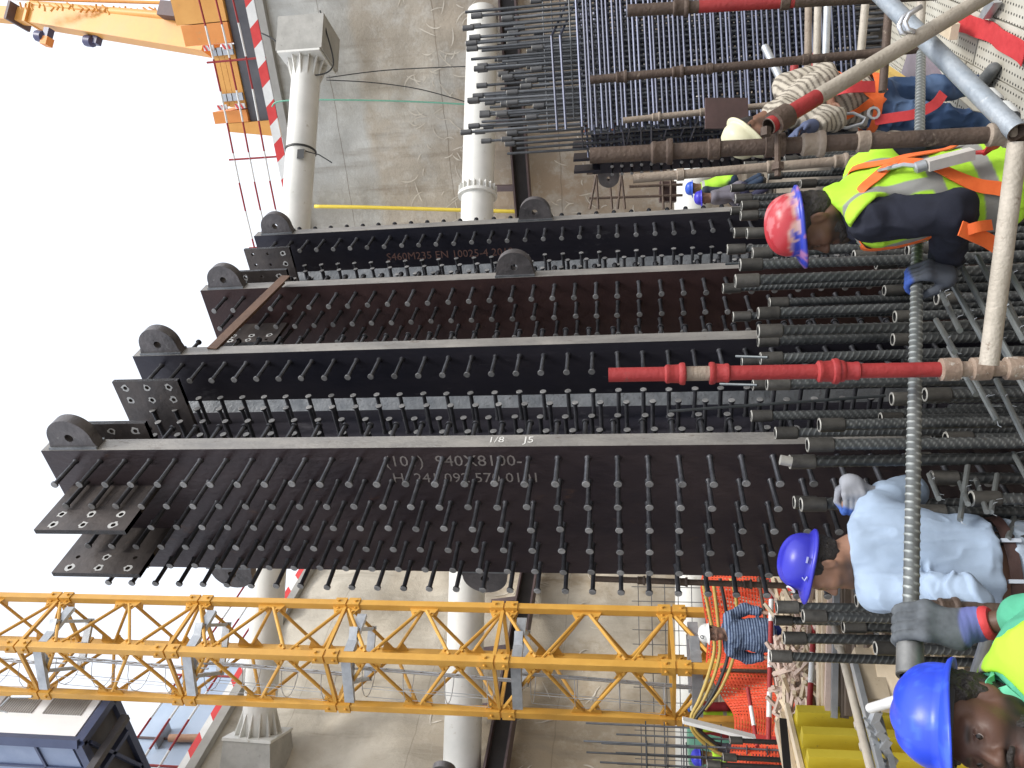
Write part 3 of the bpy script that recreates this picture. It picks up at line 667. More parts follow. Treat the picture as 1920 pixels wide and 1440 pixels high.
# short threaded stubs in two couplers, and thin wires/bars
for x, y, d0, x2, y2, d2 in ((1255, 771, 3.5, 1660, 742, 3.6), (1350, 720, 3.7, 1420, 722, 3.6), (1380, 668, 3.7, 1440, 670, 3.6), (1360, 495, 3.9, 1480, 488, 3.9)):
    mb = MB(); mb.tube([P(x, y, d0), P(x2, y2, d2)], .0065, 8); mb.build('thin_bar', REB, cage, 40)
mb = MB(); mb.tube([P(1463, 862, 3.28), P(1484, 866, 3.28)], .021, 14); mb.build('threaded_stub', COUPE, cage, 40)
# link bars tied across the starters
TIES = [((1772, 508), (1860, 668)), ((1795, 485), (1910, 700)), ((1832, 480), (1920, 640)), ((1870, 472), (1925, 565)), ((1868, 712), (1925, 830)), ((1815, 690), (1870, 790)), ((1770, 560), (1800, 620)),
        ((1752, 520), (1775, 570)), ((1900, 850), (1930, 905)), ((1850, 600), (1925, 735)), ((1755, 600), (1790, 660)), ((1780, 650), (1830, 740)), ((1742, 890), (1760, 935)), ((1830, 900), (1850, 960)), ((1870, 890), (1858, 960)), ((1908, 945), (1890, 1010)), ((1800, 905), (1815, 945)), ((1815, 870), (1800, 975)), ((1885, 560), (1925, 640))]
for (x0, y0), (x1, y1) in TIES:
    d0 = 3.0 if y0 < 850 else 3.25; mb = MB(); mb.tube([P(x0, y0, d0+.15), P(x1, y1, d0-.12)], .0105, 8); mb.build('link_bar', REBL, cage, 40)
rr = random.Random(3)
for i in range(70):                       # tie-wire knots
    (x0, y0), (x1, y1) = TIES[i % len(TIES)]; f = rr.random(); q = P(x0+(x1-x0)*f, y0+(y1-y0)*f, (3.15 if y0 < 850 else 3.4)-.27*f)
    mb = MB() if i == 0 else mb
    a = rr.random()*6.28; mb.tube([q, q+A3(.015*cos(a), -.014, .015*sin(a)), q+A3(.02*cos(a), -.018, .026*sin(a)-.01)], .0012, 4)
tag(mb.build('tie_wire', GALV, cage), kind='stuff')

# ---- dense tied cage at the right
cz0 = -.2; dC = 8.0
CX0, CX1 = P(1300, 226, dC)[0], P(1300, -60, dC)[0]
cg = thing('rebar_cage', 'dense blue-grey rebar cage with close horizontal ties and coupler-tipped bars at right', 'rebar cage', ((CX0+CX1)/2, dC+.6, cz0))
ztie = P(1092, 200, dC)[2]
rr = random.Random(11)
COUPS = coupler_mesh(.029, .12, mats=[mat('coupler_dark', (.07, .07, .075), (.11, .11, .11), 9, .5), COUPE, DARK])
CBAR = {}
def cbar(L):
    L = round(L*4)/4
    if L not in CBAR: CBAR[L] = bar_mesh(L, .0155, .032, 7, 'vertical_bar', [CAGEV], 2)
    return CBAR[L]
for row, yy in enumerate((dC+.05, dC+.45, dC+.9)):
    nb = 26
    for i in range(nb):
        x = CX0+.06+(CX1-CX0-.1)*(i+.5*(row % 2)+rr.uniform(-.1, .1))/nb
        top = ztie+rr.choice([.55, .75, .95, 1.15, 1.2, .85])+rr.uniform(-.08, .08)
        b = link('vertical_bar', cbar(top-cz0), cg, T((x-(CX0+CX1)/2, yy-dC-.6, top-cz0)) @ Matrix.Rotation(rr.random()*6, 4, 'Z') @ Matrix.Rotation(rr.gauss(0, .006), 4, 'Y'))
        if rr.random() < .8: link('coupler', COUPS, b, T((0, 0, .04)))
zz = ztie; k = 0
while zz > .1:
    for yy in (dC, dC+.13, dC+.95):
        mb = MB(); s = rr.uniform(-.012, .012)-(.022 if yy == dC+.13 else 0)
        mb.tube([A3(CX0-.02+rr.uniform(-.03, .03), yy-.03, zz+s), A3(CX1+.1, yy-.03, zz+s+.05)], .0125, 6); mb.build('tie_bar', CAGEM, cg, 40)
    if k % 2 == 0:
        mb = MB()
        for i in range(10):
            x = CX0+.1+(CX1-CX0)*i/10+rr.uniform(-.05, .05); mb.tube([A3(x, dC-.02, zz+.02), A3(x+rr.uniform(-.05, .15), dC+.93, zz+.03+rr.uniform(-.05, .05))], .009, 5)
        mb.build('cross_tie', CAGEM, cg, 40)
    zz -= .046 if k % 3 else .060; k += 1
for h in (.17, .26):                      # loose hoops sitting higher up on the bars
    mb = MB(); a = A3(CX0-.02, dC-.05, ztie+h); b = A3(CX0+.95, dC-.05, ztie+h+.04); c = A3(CX1+.1, dC-.05+.6, ztie+h-.12)
    mb.tube([a, b, c], .014, 6); mb.build('tie_bar', CAGEM, cg, 40)
for i in range(4):
    mb = MB(); mb.tube([A3(CX0+.1, dC+.1*i, ztie+.09+.1*i), A3(CX1, dC+.1*i, ztie+.12+.1*i)], .007, 5); mb.build('tie_bar', CAGEV, cg, 40)
# ---- small cages and mats by the walls
def cage_small(label, c, w_, h, dp, nv, nh, r, lean=0.):
    t = thing('rebar_cage', label, 'rebar cage', c)
    for i in range(nv):
        for yy in (0, dp):
            mb = MB(); x = -w_/2+w_*i/(nv-1); mb.tube([(x, yy, 0), (x+lean, yy, h*(1-.12*((i*7) % 3)/2))], r, 6); mb.build('vertical_bar', CAGEV, t, 40, True)
    for k in range(nh):
        z = h*.8*(k+.5)/nh
        for yy in (-.02, dp+.02): mb = MB(); mb.tube([(-w_/2-.05, yy, z), (w_/2+.05, yy, z)], r*.7, 5); mb.build('tie_bar', CAGEV, t, 40, True)
    return t
p = P(1180, 1428, 9.5); cage_small('short rebar cage at the frame edge left of the netting', (p[0]-.15, p[1], -.2), .75, p[2]+.75, .5, 7, 11, .012)
# ================================================================== TOWER CRANE MAST
mc = A3(-3.98, 11.05, 0); hM = .71; vM = A3(.285, -.958, 0); wM = A3(.94, .339, 0)
mast = thing('tower_crane_mast', 'yellow lattice tower crane mast standing left of the steel columns', 'tower crane', (mc[0], mc[1], -.2))
CH = [mc+wM*hM, mc+vM*hM, mc-wM*hM, mc-vM*hM]
Z0m, Z1m = .2, 13.6; SEC = 2.42; ZJ = [P(928, 1228, 10.4)[2]+SEC*k for k in range(-1, 6)]
def ang_axes(c): q = unit(c-mc); return (unit(q+np.cross(q, A3(0, 0, 1))), unit(q-np.cross(q, A3(0, 0, 1))))
for c in CH:
    mb = MB(); a, b = ang_axes(c); mb.obox((c[0], c[1], (Z0m+Z1m)/2), (a, b, (0, 0, 1)), (.055, .055, (Z1m-Z0m)/2)); ch = mb.build('chord', YEL, mast)
    bv = ch.modifiers.new('edge', 'BEVEL'); bv.width = .008; bv.segments = 2
    for z in ZJ:                                              # bolted joint sleeves
        mb = MB(); mb.obox((c[0], c[1], z+.10), (a, b, (0, 0, 1)), (.072, .072, .09)); mb.obox((c[0], c[1], z-.11), (a, b, (0, 0, 1)), (.072, .072, .09))
        for s in (-1, 1):
            for e in (a, b):
                for zz in (z+.13, z-.14): q = A3(c[0], c[1], zz)+e*.072*s; mb.lathe([(.022, 0), (.022, .03)], q, e*s, 8)
        mb.build('joint_sleeve', YEL, mast)
PN = SEC/4
for f in range(4):
    c0, c1_ = CH[f], CH[(f+1) % 4]; d = unit(c1_-c0); nrm = unit((c0+c1_)/2-mc); L = np.linalg.norm(c1_-c0)
    nn = int((Z1m-Z0m)/PN); zst = ZJ[0]-(ZJ[0]-Z0m)//PN*PN
    for k in range(nn-1):
        za, zb = zst+k*PN, zst+(k+1)*PN
        u, v = (c0, c1_) if (k+f) % 2 == 0 else (c1_, c0)
        a = A3(u[0], u[1], za+.05)+unit(v-u)*.10; b = A3(v[0], v[1], zb-.05)+unit(u-v)*.10
        mb = MB(); mb.tube([a, b], .026, 8); mb.build('diagonal', YEL, mast, 40)
    for k in range(nn):                                       # gusset plates at the nodes
        z = zst+k*PN; u, v = (c0, c1_) if (k+f) % 2 == 0 else (c1_, c0); e = unit(v-u); q = A3(u[0], u[1], z)+e*.05-nrm*.006
        mb = MB(); mb.prism([q-A3(0, 0, .22), q+e*.16-A3(0, 0, .15), q+e*.075-A3(0, 0, .06), q+e*.05, q+e*.075+A3(0, 0, .06), q+e*.16+A3(0, 0, .15), q+A3(0, 0, .22)], nrm*.012)
        for sz in (-.125, .125): mb.lathe([(.018, 0), (.018, .03)], q+e*.11+A3(0, 0, sz)+nrm*.012, nrm, 8)
        mb.build('gusset_plate', YEL, mast)
    for z in ZJ[::1]:
        mb = MB(); mb.beam(A3(c0[0], c0[1], z+.02)+d*.06, A3(c1_[0], c1_[1], z+.02)-d*.06, .05, .05); mb.build('horizontal_brace', YEL, mast)
for k, z in enumerate(ZJ):                                    # grey rest platforms and ladders
    zp = z-.28; mb = MB(); q = A3(mc[0], mc[1], zp)
    for s in (-.36, 0., .36): mb.beam(q+wM*s-vM*.42, q+wM*s+vM*.42, .05, .09)
    mb.beam(q+vM*.42-wM*.4, q+vM*.42+wM*.4, .05, .12); mb.beam(q-vM*.42-wM*.4, q-vM*.42+wM*.4, .05, .12)
    mb.beam(q+vM*.30-wM*.62, q+vM*.62-wM*.05, .06, .14); mb.beam(q+vM*.55+wM*.05, q+vM*.1+wM*.56, .06, .14)
    pf = mb.build('platform', GALV, mast)
    mb = MB(); la = A3(mc[0], mc[1], zp)-wM*(.28)+vM*.12; lb = la+A3(0, 0, SEC)+wM*.10; sd = vM
    for s in (-.16, .16): mb.tube([la+sd*s, lb+sd*s], .014, 6)
    for i in range(9):
        q = la+(lb-la)*(i+.5)/9; mb.tube([q-sd*.16, q+sd*.16], .009, 5)
    lad = mb.build('ladder', GALV, mast)
    mb = MB()
    for i in range(4):
        q = la+(lb-la)*(i+.7)/4; pts = [q+sd*.3*cos(t)-wM*.38*sin(t)+A3(0, 0, 0) for t in np.linspace(0, pi, 9)]; mb.tube(pts, .006, 4, False)
    for t in (.7, 1.57, 2.4): o_ = sd*.3*cos(t)-wM*.38*sin(t); mb.tube([la+(lb-la)*.17+o_, la+(lb-la)*.93+o_], .005, 4)
    link('safety_cage', mb.mesh('safety_cage', GALV, None, WM[lad].inverted()), lad)

# ================================================================== MOBILE CRANE at street level (upper right)
cs = cpt-dr*0
wdir = -dr                                                     # along the right wall, away from the corner
g0 = P(548, 252, z=WT)                                         # rear foot of the carrier by the wall edge

mcr = thing('mobile_crane', 'orange mobile crane with raised boom on the street above the wall', 'mobile crane', (g0[0], g0[1], WT))
def al(s, dep, z): return A3(g0[0], g0[1], WT)+wdir*s-NR*dep+A3(0, 0, z)
mb = MB(); mb.obox(al(4.0, 2.0, .80), (wdir, NR, (0, 0, 1)), (3.95, 1.2, .58)); mb.build('carrier_chassis', mat('chassis_grey', (.07, .07, .08), (.12, .12, .13), 2, .5, .05), mcr)
mb = MB(); mb.obox(al(3.9, .77, .46), (wdir, NR, (0, 0, 1)), (3.7, .02, .07)); mb.build('chassis_rail', BLACKB, mcr)
mb = MB()
for s in (.9, 2.2, 3.5, 4.8, 6.1, 7.4):
    for dep in (1.1, 3.0): mb.lathe([(.42, -.2), (.48, -.12), (.48, .12), (.42, .2)], al(s, dep, .45), NR, 20)
mb.build('wheels', CABLE, mcr, 40)
for i in range(4):                                             # slab counterweights lying across the deck
    mb = MB(); mb.obox(al(1.38, 1.9, 1.46+i*.145), (wdir, NR, (0, 0, 1)), (.74-.02*i, 1.15, .068)); mb.build('counterweight_slab', ORG, mcr)
for s in (.92, 1.98):
    for i in range(4): mb = MB(); mb.obox(al(s, .725, 1.46+i*.145), (wdir, NR, (0, 0, 1)), (.09, .03, .06)); mb.build('lifting_lug', GALV, mcr)
def wedge(s0, s1, z0, z1, slope, m, name):
    mb = MB(); p = [al(s0, .7, z0), al(s1, .7, z0), al(s1, .7, z1), al(s0+slope, .7, z1)]; mb.prism(p, -NR*2.4); return mb.build(name, m, mcr)
wedge(-.12, .30, .55, 2.0, .22, ORG, 'outrigger_box'); wedge(.31, .60, 1.39, 2.3, .0, ORG2, 'counterweight_block')
wedge(2.16, 2.62, 1.39, 2.6, 0, ORG2, 'counterweight_block'); wedge(2.64, 4.4, 1.39, 2.7, 0, ORG, 'turntable_housing')
for s in (.64, 2.02):
    for zz in (1.98, 1.5):
        mb = MB(); mb.obox(al(s+.06, .66, zz), (wdir, NR, (0, 0, 1)), (.06, .02, .13)); mb.build('warning_board', WHP, mcr); mb = MB()
        for k in range(2): mb.prism([al(s, .63, zz-.10+k*.12), al(s+.12, .63, zz-.04+k*.12), al(s+.12, .63, zz+.01+k*.12), al(s, .63, zz-.05+k*.12)], NR*.006)
        mb.build('warning_stripe', REDW, mcr)
dB = 19.5
def bm(x, y, dd=0): return P(x, y, dB+dd)
b0, b1 = bm(398, 80), bm(-30, 26, 1.5); bd = unit(b1-b0); bs = unit(np.cross(bd, FW)); bf = np.cross(bs, bd)
if bs@RT < 0: bs = -bs
def boomsec(a, b, wa, wb, dep, name):
    mb = MB(); V = []
    for p, hw in ((a, wa), (b, wb)):
        for i, j in ((-1, -1), (1, -1), (1, .5), (.6, 1), (-.6, 1), (-1, .5)): V.append(p+bs*hw*i+bf*dep*j)
    mb.add(V, [tuple(range(6))[::-1], tuple(range(6, 12))]+[(i, (i+1) % 6, 6+(i+1) % 6, 6+i) for i in range(6)]); return mb.build(name, ORG, mcr)
boomsec(b0, bm(66, 34, 1.3), .36, .25, .30, 'boom_section'); boomsec(bm(66, 34, 1.3), b1, .20, .19, .22, 'boom_section')
for x, y, hw in ((70, 34, .29), (36, 31, .27)):
    mb = MB(); mb.obox(bm(x, y, 1.3), (bs, bd, bf), (hw, .05, .40)); mb.build('boom_collar', PURP if x < 60 else ORG, mcr)
mb = MB(); r0, r1 = bm(330, 32), bm(60, 10, 1.2); mb.tube([r0, r1], .13, 12); mb.tube([bm(330, 6, .6), bm(-20, -4, 1.4)], .05, 8); mb.build('luffing_ram', ORG, mcr, 40)
mb = MB(); rr = random.Random(5)
for i in range(26):
    x = 40+i*11; q = bm(x, 14+x*.05+rr.uniform(-3, 3), .4); mb.tube([q, q+bs*.10+A3(0, 0, rr.uniform(-.1, .1)), q+bs*.2+A3(0, 0, .1)], .03, 5)
tag(mb.build('hose_bundle', ORG, mcr), kind='stuff')
for x, y in ((76, 68), (168, 77)):
    mb = MB(); mb.lathe([(.05, -.2), (.16, -.12), (.16, .12), (.05, .2)], bm(x, y, .8), bd, 10); mb.obox(bm(x+14, y-4, .8), (bs, bd, bf), (.16, .1, .1)); mb.build('work_lamp', mat('lamp_dark_blue', (.05, .05, .12), (.08, .08, .16), 4, .4), mcr, 40)
mb = MB(); mb.obox(bm(88, 78, .8), (bs, bd, bf), (.12, .12, .12)); mb.build('wind_gauge_box', ORG2, mcr)
mb = MB(); mb.obox(bm(328, 26), (bs, bd, bf), (.2, .3, .3)); mb.lathe([(.25, -.1), (.25, .1)], bm(326, 20), bf, 16); mb.build('boom_foot', PURP, mcr)

# ================================================================== PLANT CONTAINER (upper left)
KZ = 10.6
k0, k1, k2 = P(150, 1393, z=KZ), P(210, 1308, z=KZ), P(275, 1440, z=KZ)
ea = unit(k1-k0); eb = unit(P(185, 1440, z=KZ)-k0); eb = unit(eb-ea*(eb@ea)); La = np.linalg.norm(k1-k0)
ct = thing('plant_container', 'dark blue louvred plant container seen from below at the upper left', 'container', k0)
BLU = mat('container_blue', (.045, .060, .125), (.07, .088, .165), 2, .5, .05); LB = mat('container_face_blue', (.20, .26, .40), (.28, .34, .48), 2, .5, .05); CW = mat('container_white', (.82, .83, .84), (.87, .88, .88), 3, .5)
DU = mat('container_underside', (.055, .055, .065), (.09, .085, .09), 3, .6, .1)
H = 2.3; W_ = 3.6
def kp(a, b, z): return k0+ea*a+eb*b+A3(0, 0, z)
mb = MB(); mb.obox(kp(La/2, W_/2, H/2), (ea, eb, (0, 0, 1)), (La/2-.02, W_/2-.02, H/2-.02)); mb.build('body', DU, ct)
mb = MB(); mb.obox(kp(La/2, .0, H/2+.06), (ea, eb, (0, 0, 1)), (La/2-.07, .02, H/2-.08)); mb.build('side_panel', CW, ct)
mb = MB(); mb.obox(kp(0, W_/2, H/2+.06), (eb, ea, (0, 0, 1)), (W_/2-.08, .02, H/2-.1)); mb.build('end_panel', LB, ct)
for b_ in (.55, .95, 1.35, 2.3):
    mb = MB(); mb.obox(kp(-.03, b_, H/2), (eb, ea, (0, 0, 1)), (.02, .02, H/2-.1)); mb.build('panel_rib', BLU, ct)
mb = MB(); mb.obox(kp(-.03, W_/2, .75), (eb, ea, (0, 0, 1)), (W_/2, .02, .02)); mb.build('panel_rib', BLU, ct)
for a, b in (((0, 0), (1, 0)), ((0, 0), (0, 1)), ((1, 0), (1, 1)), ((0, 1), (1, 1))):
    p0, p1 = kp(a[0]*La, a[1]*W_, 0), kp(b[0]*La, b[1]*W_, 0)
    for z in (.0, H): mb = MB(); mb.beam(p0+A3(0, 0, z), p1+A3(0, 0, z), .12, .14); mb.build('frame_rail', BLU, ct)
for a in (0, 1):
    for b in (0, 1): mb = MB(); mb.beam(kp(a*La, b*W_, 0), kp(a*La, b*W_, H), .13, .13); mb.build('corner_post', BLU, ct)
for b_ in (.7, 1.5, 2.3, 3.1): mb = MB(); mb.beam(kp(.06, b_, -.04), kp(La-.06, b_, -.04), .07, .12); mb.build('floor_beam', BLU, ct)
mb = MB(); mb.beam(kp(.1, .1, -.05), kp(La-.1, 1.5, -.05), .05, .1); mb.beam(kp(La-.1, 1.5, -.05), kp(.1, 2.9, -.05), .05, .1); mb.build('floor_brace', BLU, ct)
for s in (0, 1):
    mb = MB(); x0 = La*.50
    for i in range(16): mb.obox(kp(x0+.22, -.03, .30+s*.85+i*.042), (ea, eb+A3(0, 0, -.6), (0, 0, 1)), (La*.22, .012, .010))
    mb.build('louvre', mat('louvre_grey', (.34, .33, .32), (.42, .41, .4), 3, .5), ct)
mb = MB()
for b_ in (.3, W_-.3): mb.beam(kp(-3, b_, -.25), kp(La-.1, b_, -.2), .10, .12)
mb.build('support_frame', DU, ct)
# floodlight and grey lattice near the frame corner
mb = MB(); a = P(22, 1306, 10.2); mb.tube([a-RT*.0, P(60, 1306, 10.2)], .02, 6); mb.tube([P(18, 1306, 10.2), P(-5, 1330, 10.2), P(14, 1336, 10.2)], .012, 5); tag(mb.build('bracket', GALV, None), 'thin grey bracket behind the top of the mast beside the container', 'bracket')
fl = thing('flood_lamp', 'copper coloured lamp post with flat head on the left wall top', 'lamp', onwallL(388, 1384))
mb = MB(); mb.tube([onwallL(388, 1384, -.2), onwallL(318, 1384, -.2)], .075, 10); mb.build('post', mat('copper_pipe', (.40, .22, .13), (.5, .3, .19), 4, .5), fl, 40)
mb = MB(); q = onwallL(306, 1384, -.3); mb.obox(q, (dl, NL, (0, 0, 1)), (.24, .17, .03)); mb.build('lamp_head', GALV, fl)

# ================================================================== SCAFFOLD TUBES
R48 = .0242
def cup(mb, c, d, r, flip=1, mi=0): mb.lathe([(r*1.02, -.014), (r*1.50, -.014), (r*1.58, -.008), (r*1.50, .002), (r*1.30, .006), (r*1.24, .034), (r*1.32, .037), (r*1.30, .046), (r*1.03, .052)], c, np.asarray(d)*flip, 18, mi)
def ring(mb, c, d, r): mb.lathe([(r*1.0, -.02), (r*1.28, -.016), (r*1.28, .016), (r*1.0, .02)], c, d, 16)
def tubething(name, label, a, b, r, m, n=18, cat='scaffold tube', hollow=True, bend=0):
    t = thing(name, label, cat, (a+b)/2); d = unit(b-a); mb = MB(); mid = (a+b)/2+A3(bend, 0, 0)
    mb.tube([a, a*.75+b*.25+A3(bend*.75, 0, 0), mid, a*.25+b*.75+A3(bend*.75, 0, 0), b], r, n, False)
    L = np.linalg.norm(b-a)
    for p, e in ((a, d), (b, -d)):
        mb.lathe([(r, 0), (r*.86, 0)], p, e, n, 1, False); mb.lathe([(r*.86, 0), (r*.84, .12), (.001, .12)], p, e, n, 1, False)
    mb.build('tube', [m, RUST if m is not RUST else RUSTP], t, 40); return t, d
# thick rusty standard in front of the worker in the yellow vest
a, b = P(1106, 292, 2.42), P(1935, 249, 2.42); t, d = tubething('scaffold_standard', 'thick rusty scaffold standard with cups beside the yellow-vest worker', a, b, R48, RUST)
for x, fl in ((1262, 1), (1352, 1), (1552, 1), (1634, -1), (1890, 1)):
    c = a+(b-a)*((x-1106)/829.); mb = MB()
    if x in (1262, 1552, 1890): cup(mb, c, -d, R48*1.05)
    else: ring(mb, c, d, R48)
    mb.build('cup_joint', RUSTP if x > 1500 else RUST, t, 40)
BR0 = P(1441, 237, 2.33)
# diagonal brace
b1_ = P(1880, -25, 2.75); t, d = tubething('scaffold_brace', 'long beige diagonal scaffold tube with a red painted end', BR0, b1_, R48, BEIGE)
mb = MB(); mb.tube([BR0+d*.001, BR0+d*.20], R48*1.015, 18, False); mb.build('red_painted_end', REDP, t, 40)
cp_ = thing('scaffold_coupler', 'rusty clamp joining the beige diagonal tube to the thick rusty standard', 'scaffold clamp', BR0)
mb = MB(); c = BR0+d*.05; ring2 = [(R48*1.03, -.03), (R48*1.45, -.028), (R48*1.45, .028), (R48*1.03, .03)]
mb.lathe(ring2, c, d, 18, close=False); q = P(1452, 272, 2.42); mb.lathe(ring2, q, (0, 0, 1), 18, close=False); mb.build('clamp', RUST, cp_, 40)
mb = MB(); mb.tube([P(1458, 245, 2.36), P(1458, 330, 2.36)], .009, 8); mb.lathe([(.018, -.01), (.018, .01)], P(1458, 312, 2.36), RT, 6); mb.lathe([(.016, -.012), (.016, .012)], P(1436, 247, 2.34), RT, 6); mb.build('bolt', RUST, cp_, 40)
# blue-grey ledger
t, d = tubething('scaffold_ledger', 'blue-grey cement-stained ledger tube running back to the perforated deck', P(1908, 248, 2.36), P(1640, -20, 2.95), .0285, BLUEG)
mb = MB()
for x, y in ((1855, 190), (1884, 215)):
    c = P(x, y, 2.36+(248-y)*.0021); mb.lathe([(.0285, -.03), (.033, -.02), (.033, .02), (.0285, .03)], c, d, 16, close=False)
mb.build('tape_wrap', mat('white_tape', (.55, .57, .56), (.68, .69, .67), 20, .4), t, 40)
hk = MB(); q = [P(x, y, 2.55) for x, y in ((1728, 12), (1704, 27), (1697, 42), (1702, 55), (1716, 60))]
hk.tube(q, .008, 8); hk.tube([p+A3(.0, .02, .012) for p in q], .008, 8); tag(hk.build('steel_hook', mat('bright_steel', (.55, .56, .58), (.66, .67, .69), 8, .3, 0, .8), None, True), 'bright steel snap hook clipped over the blue-grey ledger tube', 'hook')
# bottom ledger between the two standards
t, d = tubething('scaffold_ledger', 'beige bottom ledger tube between the rusty and the red standard', P(1908, 268, 2.40), P(1854, 684, 2.48), .0265, BEIGE)
# red standard
a, b = P(1141, 703, 2.6), P(1940, 690, 2.6); t, d = tubething('scaffold_standard', 'red painted scaffold standard in the middle with flared collars', a, b, R48, REDP)
def ry(x): return a+(b-a)*((x-1141)/799.)
for x, f in ((1285, 1), (1350, -1), (1578, 1)):
    mb = MB(); cup(mb, ry(x), -d*f, R48*(1.12 if x > 1500 else 1)); cup(mb, ry(x+18), d*f, R48*.95) if x > 1500 else None; mb.build('cup_joint', REDP, t, 40)
mb = MB(); mb.tube([ry(1296), ry(1345)], R48*1.012, 18, False); mb.build('bare_rusty_band', RUSTP, t, 40); mb = MB(); mb.tube([ry(1546), ry(1572)], R48*1.012, 18, False); mb.build('bare_rusty_band', RUSTP, t, 40)
MESSY = mat('cement_splashed_rust', (.22, .15, .11), (.34, .26, .2), 12, .7, .4, 0, c3=(.72, .69, .62), spots=.15, bscale=40)
mb = MB(); mb.tube([ry(1781), ry(1960)], R48*1.02, 18, False); mb.build('cement_splashed_foot', MESSY, t, 40)
for x in (1790, 1845, 1905): mb = MB(); mb.lathe([(R48*1.03, -.03), (R48*1.5, -.025), (R48*1.55, 0), (R48*1.5, .025), (R48*1.03, .03)], ry(x), d, 14); mb.build('cup_joint', MESSY, t, 30)
# thinner standards farther off
for (x0, y0, x1, y1, dd, r, m, lab, cups) in (
    (1106, 150, 1760, 88, 4.6, R48, RUST, 'slim rusty standard in front of the dense rebar cage', (1175, 1285, 1340, 1520)),
    (1176, 20, 1760, -12, 3.3, R48, RUST, 'brown and red standard at the upper edge in front of the rebar cage', (1290, 1480)),
    (1168, 226, 1700, 170, 6.2, R48, RUSTP, 'pale brown standard along the left edge of the dense rebar cage', (1238, 1330, 1395)),
    (1187, 335, 1760, 286, 4.0, R48, RUSTP, 'cement-grey standard just behind the yellow-vest worker', (1280, 1465, 1590)),
    (1110, 1085, 1520, 1100, 6.2, R48, RUST, 'rusty standard rising behind the lower edge of the nearest column', (1210, 1290, 1410)),
    (1700, 1135, 1990, 1150, 2.9, R48, RUST, 'short rusty standard under the white-shirted worker', (1790,))):
    a, b = P(x0, y0, dd), P(x1, y1, dd); t, d = tubething('scaffold_standard', lab, a, b, r, m, 12)
    if y0 == 20: mb = MB(); mb.tube([a+(b-a)*.24, a+(b-a)*.55], r*1.015, 12, False); mb.build('red_painted_band', REDP, t, 40)
    for x in cups:
        mb = MB(); c = a+(b-a)*((x-x0)/(x1-x0)); (cup if x % 20 else ring)(*((mb, c, -d, r) if x % 20 else (mb, c, d, r))); mb.build('cup_joint', m, t, 40)
for (x0, y0, x1, y1, dd, m, lab) in (
    (1516, -10, 1514, 160, 5.6, RUSTP, 'topmost pale brown ledger tube below the rebar cage'), (1534, -10, 1530, 150, 5.5, BEIGE, 'middle grey ledger tube below the rebar cage'), (1552, -10, 1546, 160, 5.4, GALV, 'shiny ledger tube below the rebar cage'),
    (1624, -10, 1612, 125, 5.0, BEIGE, 'grey-green ledger tube under the diagonal brace'), (1668, -10, 1655, 172, 4.8, RUST, 'brown ledger tube under the diagonal brace'), (1728, -10, 1724, 60, 4.4, BEIGE, 'short pale ledger tube by the steel hook')):
    tubething('scaffold_ledger', lab, P(x0, y0, dd), P(x1, y1, dd), R48, m, 12)
t, d = tubething('prop_tube', 'short pale prop leaning against the dense rebar cage', P(1434, 88, 6.2), P(1480, 182, 6.0), .03, GALV, 12)
for (x0, y0, x1, y1, lab) in ((1490, 115, 1486, 170, 'short red tube under the leaning prop'), (1531, 100, 1520, 150, 'red tube stub beside the grey ledgers'), (1598, 145, 1640, 160, 'orange tube stub under the diagonal brace')):
    tubething('prop_tube', lab, P(x0, y0, 5.8), P(x1, y1, 5.8), .028, REDP, 10)
tag((lambda m_: (m_.obox(P(1362, 213, 6.0), (RT, UP, FW), (.115, .16, .012)), m_)[1])(MB()).build('plywood_sheet', PLY), 'dark brown plywood sheet tied to the pale brown standard', 'plywood')
# upright threaded bar in front of the worker in jeans
# carried bar
cb0, cb1 = P(1706, 1238, 2.10), P(1727, 98, 4.10); cbd = unit(cb1-cb0)
rb = thing('carried_rebar', 'thick grey rebar with end coupler carried level by the two front workers', 'rebar', (cb0+cb1)/2)
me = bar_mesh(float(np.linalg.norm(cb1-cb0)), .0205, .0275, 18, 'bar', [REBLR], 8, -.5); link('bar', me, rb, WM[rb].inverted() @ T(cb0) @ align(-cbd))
me = coupler_mesh(.0325, .165, 'coupler', [mat('coupler_grey', (.17, .17, .165), (.25, .25, .24), 10, .45, .08, .5), COUP, DARK]); link('coupler', me, rb, WM[rb].inverted() @ T(cb0-cbd*.045) @ align(-cbd))

